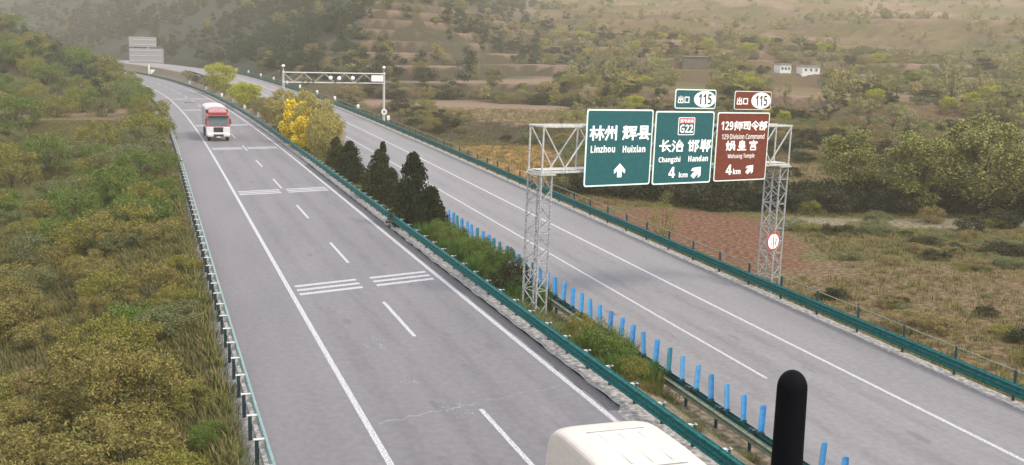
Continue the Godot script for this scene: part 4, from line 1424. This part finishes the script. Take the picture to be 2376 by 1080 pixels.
func vegetation():
	prototypes()
	rng.seed = 2024
	# --- median: gold and straw shrubs, cypresses, reeds
	var on_median := func(s: float, u: float) -> Vector3:
		return rp(s, u, lerpf(-0.05, er(s), clampf((u - 9.2) / 2.5, 0.0, 1.0)))
	grow("gold", "flowering_shrub", "bright yellow flowering shrub beside the median guardrail", "shrub", on_median.call(126.5, 9.95), Vector3(2.0, 2.4, 2.0), 0.3)
	grow("gold", "flowering_shrub", "lower deep yellow shrub in front of the bright yellow one", "shrub", on_median.call(119.8, 9.75), Vector3(1.35, 1.75, 1.4), 2.0)
	for q in [[116.0, 11.3, 2.2, 2.35, "straw", "tall straw-coloured shrub between the yellow shrub and the cypresses"], [124.5, 11.8, 2.5, 2.75, "straw", "straw-coloured shrub behind the deep yellow one"], [131.0, 11.8, 2.5, 2.8, "straw", "straw-coloured shrub right behind the bright yellow shrub"], [139.0, 11.2, 2.4, 2.5, "straw", "straw-coloured shrub just beyond the bright yellow shrub"], [147.0, 10.9, 2.5, 2.45, "straw", "paler straw shrub farther up the median past the straw ones"], [111.0, 11.0, 2.1, 2.2, "straw", "shorter straw-coloured shrub next to the first cypress"], [155.5, 10.4, 2.3, 2.5, "dry0", "brownish shrub on the median near the delineators"], [163.0, 11.0, 2.3, 2.2, "sage0", "grey-green shrub on the median before the lime bush"], [190.0, 10.8, 3.0, 2.1, "lime", "round lime-yellow bush on the median beyond the truck"], [197.0, 11.4, 2.6, 1.6, "lime", "low lime bush next to the round one on the median"], [172.0, 10.6, 2.0, 1.5, "olive1", "olive shrub on the median between brown shrub and lime bush"], [209.0, 11.3, 2.4, 1.8, "green0", "low green bush on the median past the lime bushes"], [222.0, 11.0, 2.4, 1.3, "olive0", "olive bush on the far median"], [236.0, 11.4, 3.8, 2.8, "lime", "large yellow-green bush on the far median near the bend"], [243.0, 11.0, 2.2, 1.6, "green1", "green bush beside the large far yellow-green one"], [255.0, 10.8, 1.8, 1.1, "dry1", "dry reddish bush on the far median"], [270.0, 11.0, 2.0, 1.0, "dark0", "dark bush on the far median"], [286.0, 11.0, 2.0, 1.1, "olive1", "last olive bush on the median before the overhead sign"]]:
		grow(q[4], "median_shrub", q[5], "shrub", on_median.call(q[0], q[1]), Vector3(q[2], q[3], q[2]), rng.randf() * TAU)
	for q in [[68.6, 9.75, 4.75, 1.25, "cypress0", "tallest dark cypress with a pointed top, nearest of the cypresses"], [66.8, 10.5, 3.1, 1.6, "cypress0", "shorter dark cypress leaning against the tallest one"], [81.5, 10.2, 3.75, 1.6, "cypress1", "olive-dark cypress between the tallest and the farthest"], [85.0, 11.2, 4.2, 0.7, "cypress0", "slim dark cypress behind the middle one"], [78.0, 10.4, 2.9, 1.5, "cypress1", "low broad cypress filling the gap behind the tallest"], [94.5, 10.3, 3.2, 1.7, "cypress0", "dark cypress next to the straw-coloured shrubs"], [101.5, 10.3, 2.9, 1.6, "cypress1", "farthest cypress half hidden by straw shrubs"], [90.0, 9.9, 2.2, 1.5, "cypress0", "low dark cypress close to the guardrail"]]:
		grow(q[4], "cypress", q[5], "tree", on_median.call(q[0], q[1]), Vector3(q[2] * q[3], q[2], q[2] * q[3]), rng.randf() * TAU)
	var mid_groups := {reed0 = "clump of tall bright green reeds on the median", reed1 = "clump of yellowish green reeds on the median", reed2 = "dry low grass clump on the median slope"}
	var s := 22.0
	while s < 66.0:
		for k in 2:
			var u := rng.randf_range(9.5, 11.5)
			var ss := s + rng.randf_range(-0.5, 0.5)
			if ss > 40.5 and ss < 49.5: continue
			var bare: bool = ss < 36.5
			var key: String = "reed2" if bare or rng.randf() < 0.12 else ("reed0" if rng.randf() < 0.6 else "reed1")
			if bare and rng.randf() < 0.5: continue
			var f := rng.randf_range(0.75, 1.25) * (0.55 if bare else 1.0)
			grow(key, "grass_clump", mid_groups[key], "grass", on_median.call(ss, u), Vector3(f, f * rng.randf_range(0.9, 1.3), f), rng.randf() * TAU, "grass clumps on the median: " + key.replace("reed0", "bright").replace("reed1", "yellowish").replace("reed2", "dry"))
		s += 1.15
	for q in [[63.8, 10.4, 1.0, 1.1, "green0"], [62.2, 10.9, 0.9, 0.9, "olive0"], [60.6, 10.3, 1.0, 1.0, "green1"], [58.6, 10.8, 1.0, 0.95, "green0"], [56.3, 10.5, 1.05, 1.1, "green1"], [54.4, 10.9, 1.1, 1.05, "green0"], [52.2, 10.5, 1.15, 1.2, "green1"], [50.4, 10.9, 1.0, 1.0, "dark1"], [51.4, 9.8, 0.9, 0.9, "green0"], [41.2, 10.4, 0.9, 0.9, "olive1"], [39.6, 10.7, 1.05, 1.05, "green0"], [38.0, 10.3, 0.9, 0.8, "green1"], [36.7, 10.8, 0.8, 0.7, "olive0"]]:
		grow(q[4], "median_shrub", "leafy %s shrub among the reeds of the near median" % q[4].rstrip("01"), "shrub", on_median.call(q[0], minf(q[1], 10.4)), Vector3(q[2], q[3] * 1.12, q[2]), rng.randf() * TAU, "leafy shrubs among the median reeds, " + q[4].rstrip("01"))
	# --- slope on the left
	var words := {olive = "olive yellow shrub", green = "fresh green shrub", russet = "russet brown shrub", sage = "grey-green shrub", dry = "dry tan shrub"}
	var placed := 0
	var tries := 0
	var taken := []
	while placed < 300 and tries < 12000:
		tries += 1
		var t := rng.randf()
		var ss: float = 19.0 + 330.0 * pow(t, 2.5)
		var u: float = -4.5 - pow(rng.randf(), 1.15) * (9.0 + ss * 0.16)
		var f := rng.randf_range(0.85, 1.5) * (1.0 + smoothstep(55.0, 130.0, ss) * 0.75 + smoothstep(140.0, 300.0, ss) * 0.8)
		if u > -5.2: f *= 0.62
		var ok := true
		for q in taken:
			if Vector2(q.x - ss, q.y - u).length() < (q.z + f) * 0.34:
				ok = false
				break
		if not ok: continue
		var w := rp(ss, u)
		if Vector2(w.x, w.z).length() < 9.0: continue
		taken.append(Vector3(ss, u, f))
		var n := nz2.get_noise_2d(ss * 1.6, u * 2.5) + rng.randf_range(-0.25, 0.25)
		var kind := "olive"
		if ss > 95.0: kind = ["green", "green", "olive", "sage"][rng.randi() % 4]
		elif ss > 52.0: kind = ["russet", "olive", "russet", "sage"][rng.randi() % 4] if ss < 74.0 else ["green", "sage", "olive", "green"][rng.randi() % 4]
		elif n > 0.28: kind = "green"
		elif n > 0.12: kind = "sage"
		elif n < -0.22: kind = "russet"
		elif n < -0.1: kind = "dry"
		w.y = ground(w.x, w.z) - 0.1
		grow(kind + str(rng.randi() % 2), "slope_shrub", words[kind] + " " + slope_place(ss, u), "shrub", w, Vector3(f * rng.randf_range(1.0, 1.5), f * rng.randf_range(0.7, 1.25), f * rng.randf_range(1.0, 1.5)), rng.randf() * TAU, words[kind] + "s of the left thicket")
		placed += 1
	for q in [[128.0, -7.0, 2.4, 2.2], [150.0, -6.2, 2.6, 2.4], [172.0, -6.8, 2.8, 2.4], [196.0, -6.0, 2.6, 2.3], [222.0, -7.0, 3.0, 2.6], [250.0, -6.6, 2.8, 2.6], [110.0, -9.0, 2.4, 2.2], [280.0, -7.5, 3.2, 2.9], [310.0, -8.0, 3.4, 3.0], [90.0, -8.0, 2.0, 2.0]]:
		var w := rp(q[0], q[1])
		w.y = ground(w.x, w.z) - 0.2
		grow(["green0", "green1", "sage1"][int(q[0]) % 3], "roadside_bush", "tall green bush overhanging the left guardrail, %s of ten towards the bend" % nth(1 + [90.0, 110.0, 128.0, 150.0, 172.0, 196.0, 222.0, 250.0, 280.0, 310.0].find(q[0])), "bush", w, Vector3(q[2], q[3], q[2]), rng.randf() * TAU, "tall bushes along the far left guardrail")
	# --- right of the road
	var spot := func(x: float, z: float) -> Vector3: return Vector3(x, ground(x, z) - 0.1, z)
	grow("sapling", "sapling", "thin pale green sapling standing in front of the brown field", "tree", spot.call(10.7, -76.0), Vector3(1.1, 1.15, 1.1), 0.4)
	for q in [[37.5, -101.0, 3.4, 2.5, "willow0", "broad pale green tree right of the outer gantry column"], [43.5, -100.0, 4.0, 2.9, "willow1", "widest pale green tree at the right, beyond the pasture"], [33.0, -106.0, 3.0, 2.5, "willow0", "narrower pale green tree behind the outer gantry column"], [50.5, -98.0, 4.2, 2.9, "willow0", "pale green tree near the right edge of the picture"], [57.5, -96.0, 4.0, 2.8, "willow1", "outermost pale green tree at the right edge"], [47.0, -108.0, 4.0, 3.1, "willow0", "pale green tree standing behind the widest one"]]:
		grow(q[4], "willow_tree", q[5], "tree", spot.call(q[0], q[1]), Vector3(q[2], q[3], q[2]), rng.randf() * TAU)
	# dark hedge behind the brown field, and thickets on the banks
	var hedge := 0
	for i in 90:
		var row := i % 3
		var t := (i / 3) / 29.0
		var x := lerpf(6.5, 60.0, t) + rng.randf_range(-0.9, 0.9)
		var z := -lerpf(103.0, 100.5, smoothstep(0.0, 0.4, t)) - (6.5 * smoothstep(0.25, 0.0, t)) - row * 2.6 + rng.randf_range(-0.8, 0.8)
		var f := rng.randf_range(1.2, 1.9)
		grow("dark" + str(i % 2), "hedge_bush", "dark hedge bush, %s from the left in the %s hedge row behind the field" % [nth(i / 3 + 1), ["front", "middle", "back"][row]], "bush", spot.call(x, z), Vector3(f * 1.25, f * rng.randf_range(0.8, 1.15) * (1.0 + 0.15 * row), f * 1.25), rng.randf() * TAU, "dark hedge bushes behind the field")
	placed = 0
	tries = 0
	while placed < 60 and tries < 4000:
		tries += 1
		var x := rng.randf_range(17.0, 48.0)
		var z := rng.randf_range(-90.0, -50.0)
		var q := su(x, z)
		if q.y < 28.0: continue
		if x < 23.0 and z < -66.0: continue
		if nz2.get_noise_2d(x * 1.2, z * 1.2 + 200.0) < 0.0: continue
		var kind: String = ["dark0", "sage0", "dry1", "olive0", "sage1", "dark1"][rng.randi() % 6]
		var f := rng.randf_range(0.4, 1.0)
		grow(kind, "pasture_shrub", "low %s shrub on the rough ground %s the outer guardrail" % [{dark = "dark", sage = "grey-green", dry = "tan", olive = "olive"}[kind.rstrip("01")], "close behind" if q.y < 34.0 else ("well behind" if q.y < 42.0 else "far behind")], "shrub", spot.call(x, z), Vector3(f * 1.5, f * 0.7, f * 1.5), rng.randf() * TAU, "low shrubs on the rough ground at right")
		placed += 1
	placed = 0
	tries = 0
	var kinds := ["dry0", "dry1", "dark0", "dark1", "olive0", "sage1", "sage0", "russet0"]
	var kw := {dry = "dry tan bush", dark = "dark brushwood bush", olive = "olive bush", sage = "grey-green bush", russet = "russet bush"}
	while placed < 300 and tries < 20000:
		tries += 1
		var d: float = 62.0 + 260.0 * pow(rng.randf(), 1.2)
		var a := rng.randf_range(-0.24, 0.56)
		var x := sin(a) * d
		var z := -cos(a) * d
		var q := su(x, z)
		if q.y < 27.5 or before_house(x, z): continue
		if x > 3.0 and x < 25.0 and z > -111.0 and z < -64.0 and q.y > 29.0: continue     # the field stays open
		if x > -10.0 and x < 4.0 and z > -155.0 and z < -120.0 and rng.randf() < 0.9: continue
		if nz2.get_noise_2d(x * 0.9 - 50.0, z * 0.9) < -0.02 and rng.randf() < 0.85: continue
		var kind: String = kinds[rng.randi() % kinds.size()]
		var f := rng.randf_range(0.6, 1.25) * (1.0 + smoothstep(100.0, 260.0, d) * 1.1)
		if d < 90.0: f *= 0.6
		grow(kind, "hillside_bush", kw[kind.rstrip("01")] + " " + terrace_place(x, z), "bush", spot.call(x, z), Vector3(f * 1.25, f * rng.randf_range(0.6, 1.0), f * 1.25), rng.randf() * TAU, kw[kind.rstrip("01")] + "es on the terraces")
		placed += 1
	# --- trees on the hills: the nearer ones singly, the rest as woods
	placed = 0
	tries = 0
	while placed < 150 and tries < 9000:
		tries += 1
		var d: float = 190.0 + 330.0 * rng.randf()
		var a := rng.randf_range(-0.58, 0.58)
		var x := sin(a) * d
		var z := -cos(a) * d
		var q := su(x, z)
		if (q.y > -10.0 and q.y < 34.0) or before_house(x, z): continue
		if nz.get_noise_2d(x * 2.0 + 40.0, z * 2.0) < 0.0 and rng.randf() < 0.75: continue
		var left := a < -0.08 + rng.randf_range(-0.12, 0.12)
		var kind := "wood0" if left and rng.randf() < 0.8 else ("wood1" if rng.randf() < 0.5 else "wood2")
		var f := rng.randf_range(1.2, 2.3)
		var w: String = {wood0 = "dark green hill tree ", wood1 = "mid green hill tree ", wood2 = "pale tan hill tree "}[kind]
		grow(kind, "hillside_tree", w + terrace_place(x, z), "tree", spot.call(x, z), Vector3(f, f * rng.randf_range(0.9, 1.4), f), rng.randf() * TAU, w.replace("tree ", "trees"))
		placed += 1
	placed = 0
	tries = 0
	while placed < 120 and tries < 9000:
		tries += 1
		var d: float = 150.0 + 260.0 * rng.randf()
		var a := rng.randf_range(0.0, 0.56)
		var x := sin(a) * d
		var z := -cos(a) * d
		if su(x, z).y < 36.0 or before_house(x, z): continue
		if nz2.get_noise_2d(x * 0.5 + 70.0, z * 0.5) < 0.02: continue
		var k := rng.randi() % 2
		var f := rng.randf_range(1.1, 1.9)
		var w: String = ["feathery straw-pale tree ", "feathery yellow-green tree "][k]
		grow("feather%d" % k, "feathery_tree", w + terrace_place(x, z), "tree", spot.call(x, z), Vector3(f, f * rng.randf_range(0.8, 1.15), f), rng.randf() * TAU, w.replace("tree ", "trees of the terraces"))
		placed += 1
	for kk in 3:
		var spots := []
		tries = 0
		while spots.size() < [5600, 900, 1100][kk] and tries < 60000:
			tries += 1
			var d: float = 230.0 + 800.0 * pow(rng.randf(), 0.8)
			var a := rng.randf_range(-0.6, 0.6)
			var x := sin(a) * d
			var z := -cos(a) * d
			var q := su(x, z)
			if (q.y > -9.0 and q.y < 29.0 and q.x < 780.0) or before_house(x, z): continue
			var leftness := smoothstep(0.10, -0.12, a + nz.get_noise_2d(x, z) * 0.12)
			if kk == 0 and rng.randf() > leftness: continue
			if kk == 2 and rng.randf() < leftness: continue
			if nz2.get_noise_2d(x * 0.35, z * 0.35 + 10.0 * kk) < -0.02 and rng.randf() < 0.8: continue
			if kk > 0 and not on_bank(x, z) and rng.randf() < 0.7: continue
			var f := rng.randf_range(0.9, 2.0)
			var cc := rng.randf_range(0.8, 1.2)
			spots.append([Transform3D(Basis(Vector3.UP, rng.randf() * TAU).scaled_local(Vector3(f * 1.2, f * rng.randf_range(0.7, 1.3), f * 1.2)), Vector3(x, ground(x, z) - 0.2, z)), Color(cc, cc, cc)])
		scatter("far_wood", P["wood%d" % kk].parts[0][1], spots, ["dark green woods covering the far left hills", "mid green scrub scattered over the far hills", "pale dry scrub scattered over the far hills to the right"][kk], "woods")
	for kk in 5:
		var spots := []
		tries = 0
		while spots.size() < [430, 380, 380, 360, 110][kk] and tries < 20000:
			tries += 1
			var d: float = 112.0 + 330.0 * pow(rng.randf(), 0.9)
			var a := rng.randf_range(-0.14, 0.56)
			var x := sin(a) * d
			var z := -cos(a) * d
			var q := su(x, z)
			if q.y < 33.0 or before_house(x, z): continue
			if x > -11.0 and x < 5.0 and z > -155.0 and z < -108.0: continue
			if x > -30.0 and x < 0.0 and z < -178.0 and z > -345.0 and rng.randf() < 0.8: continue
			if nz2.get_noise_2d(x * 0.6 + 31.0 * kk, z * 0.6) < 0.0 and rng.randf() < 0.8: continue
			if kk == 4 and (a < 0.02 or d < 190.0): continue
			if kk < 4 and not on_bank(x, z) and rng.randf() < 0.85: continue
			if kk == 0 and d > 240.0 and rng.randf() < 0.7: continue
			var f := rng.randf_range(0.7, 1.5) * (1.0 + smoothstep(150.0, 330.0, d) * 0.6)
			spots.append([Transform3D(Basis(Vector3.UP, rng.randf() * TAU).scaled_local(Vector3(f * 1.3, f * rng.randf_range(0.6, 1.0), f * 1.3)), Vector3(x, ground(x, z) - 0.15, z)), Color(1, 1, 1)])
		scatter("brushwood", P[["dark1", "dry0", "russet1", "sage1", "lime"][kk]].parts[0][1], spots, ["dark brushwood covering the terraces behind the signs", "dry tan brushwood over the terraces right of the road", "russet brushwood over the terraces right of the road", "grey-green brushwood over the terraces right of the road", "yellow-green bushes growing over the upper terraces behind the signs"][kk], "brushwood")
	# --- grass
	var tuft := blades(700, 16, 0.28, 0.42, 0.012, [Color(0.10, 0.10, 0.03), Color(0.14, 0.115, 0.05), Color(0.06, 0.075, 0.02)], 0.5)
	var gs := []
	for i in 40000:
		var ss: float = 16.0 + 110.0 * pow(rng.randf(), 1.4)
		var u := rng.randf_range(-16.0, -3.9)
		var w := rp(ss, u)
		w.y = ground(w.x, w.z) if u < -4.0 else -0.25
		if u > -7.0: w.y = maxf(w.y, lerpf(-0.2, -1.6, (-4.3 - u) / 2.7))
		var f := rng.randf_range(0.6, 1.5)
		var cc := rng.randf_range(0.7, 1.2)
		gs.append([Transform3D(Basis(Vector3.UP, rng.randf() * TAU).scaled_local(Vector3(f, f, f)), w), Color(cc, cc * rng.randf_range(0.9, 1.1), cc)])
	scatter("grass", tuft, gs, "rough grass under the shrubs of the left slope", "grass")
	gs = []
	for i in 9000:
		var ss: float = 18.0 + 130.0 * pow(rng.randf(), 1.3)
		var u := rng.randf_range(8.95, 11.9)
		var w: Vector3 = on_median.call(ss, u)
		var f := rng.randf_range(0.4, 1.1) * (0.6 if ss < 36.0 else 1.0)
		if ss < 36.0 and rng.randf() < 0.6: continue
		gs.append([Transform3D(Basis(Vector3.UP, rng.randf() * TAU).scaled_local(Vector3(f, f, f)), w), Color(0.8, 1.0, 0.8)])
	scatter("grass", tuft, gs, "grass and weeds covering the median between the guardrails", "grass")
	gs = []
	for i in 42000:
		var d: float = 50.0 + 150.0 * pow(rng.randf(), 1.2)
		var a := rng.randf_range(-0.16, 0.56)
		var x := sin(a) * d
		var z := -cos(a) * d
		var q := su(x, z)
		if q.y < 25.3: continue
		if x > 6.5 and x < 23.0 and z > -101.0 and z < -70.0 and q.y > 29.5: continue
		var y := ground(x, z)
		if q.y < 27.5: y = maxf(y, lerpf(er(q.x) - 0.3, er(q.x) - 1.5, (q.y - 25.4) / 2.1))
		if x > 22.5 and x < 50.0 and z > -97.5 and z < -91.0: continue
		var on_dirt: bool = x > 16.0 and z > -76.0 and d < 84.0
		if on_dirt and rng.randf() < 0.55: continue
		var f := rng.randf_range(0.5, 1.3)
		var cc := rng.randf_range(0.8, 1.5)
		if on_dirt: cc *= 1.1
		gs.append([Transform3D(Basis(Vector3.UP, rng.randf() * TAU).scaled_local(Vector3(f, f, f)), Vector3(x, y, z)), Color(cc * 0.98, cc * 0.92, cc * 0.8)])
	scatter("grass", tuft, gs, "dry tan grass on the banks right of the highway", "grass")

func houses():
	for q in [["white_shed", "small white shed on the far terraces, left of the longer one", 73.0, -301.0, 3.2, 2.3, 0.2], ["white_shed", "longer low white shed on the far terraces at right", 79.5, -299.0, 5.0, 1.9, 0.15], ["tan_house", "flat-roofed tan house on the far hillside above the signs", 53.0, -326.0, 7.0, 3.6, -0.1]]:
		var y := ground(q[2], q[3])
		var g := thing(q[0], q[1], "house", Transform3D(Basis(Vector3.UP, q[6]), Vector3(q[2], y, q[3])))
		var w: float = q[4]
		var h: float = q[5]
		var m: Material = M.wall if q[0] == "white_shed" else M.soil
		var b := MB.new()
		b.box(Vector3(0, h * 0.5 - 1.0, 0), Vector3(w, h + 2.0, 4.0))
		part("wall", b.mesh(m), g)
		b = MB.new()
		b.box(Vector3(0, h + 0.12, 0), Vector3(w + 0.5, 0.2, 4.6), Basis(), 0.04)
		part("roof", b.mesh(M.concrete), g)
		for i in 3:
			b = MB.new()
			b.box(Vector3(-w * 0.3 + w * 0.3 * i, h * 0.55, 2.02), Vector3(0.6, 0.7, 0.06))
			part("window", b.mesh(M.glass), g)
	
func _ready():
	var t0 := Time.get_ticks_msec()
	# camera
	var cam := Camera3D.new()
	cam.name = "camera"
	cam.position = Vector3(0, 11.4286, 0)
	cam.rotation_degrees = Vector3(-9.7466, 0, 1.4456)
	cam.fov = 24.1913
	cam.near = 0.05
	cam.far = 4000.0
	add_child(cam)
	cam.current = true
	# sky, haze, exposure
	var we := WorldEnvironment.new()
	we.name = "environment"
	var env := Environment.new()
	var sky := Sky.new()
	var sm := ProceduralSkyMaterial.new()
	sm.sky_top_color = Color(0.74, 0.77, 0.82)
	sm.sky_horizon_color = Color(0.87, 0.85, 0.82)
	sm.sky_curve = 0.2
	sm.ground_horizon_color = Color(0.55, 0.52, 0.47)
	sm.ground_bottom_color = Color(0.35, 0.33, 0.30)
	sm.sun_angle_max = 0.0
	sky.sky_material = sm
	env.background_mode = Environment.BG_SKY
	env.sky = sky
	env.tonemap_mode = Environment.TONE_MAPPER_LINEAR
	env.tonemap_exposure = 4.0
	env.sdfgi_enabled = true
	env.ssao_enabled = true
	env.ssil_enabled = true
	env.fog_enabled = true
	env.fog_density = 0.00036
	env.fog_light_color = Color(0.82, 0.78, 0.71)
	we.environment = env
	add_child(we)
	var sun := DirectionalLight3D.new()
	sun.name = "sun"
	sun.light_energy = 0.4
	sun.light_color = Color(1.0, 0.95, 0.87)
	sun.light_angular_distance = 14.0
	sun.shadow_enabled = true
	sun.rotation_degrees = Vector3(-48, 62, 0)
	add_child(sun)
	# setting
	nz.seed = 3; nz.frequency = 0.006; nz.fractal_octaves = 3
	nz2.seed = 8; nz2.frequency = 0.03; nz2.fractal_octaves = 3
	build_axis()
	materials()
	roads()
	terrain()
	print("terrain ", Time.get_ticks_msec() - t0)
	# objects
	guardrails()
	boards()
	sign_gantry()
	camera_gantry()
	truck()
	van()
	black_mast()
	houses()
	delineators()
	print("objects ", Time.get_ticks_msec() - t0)
	vegetation()
	print("plants ", Time.get_ticks_msec() - t0)
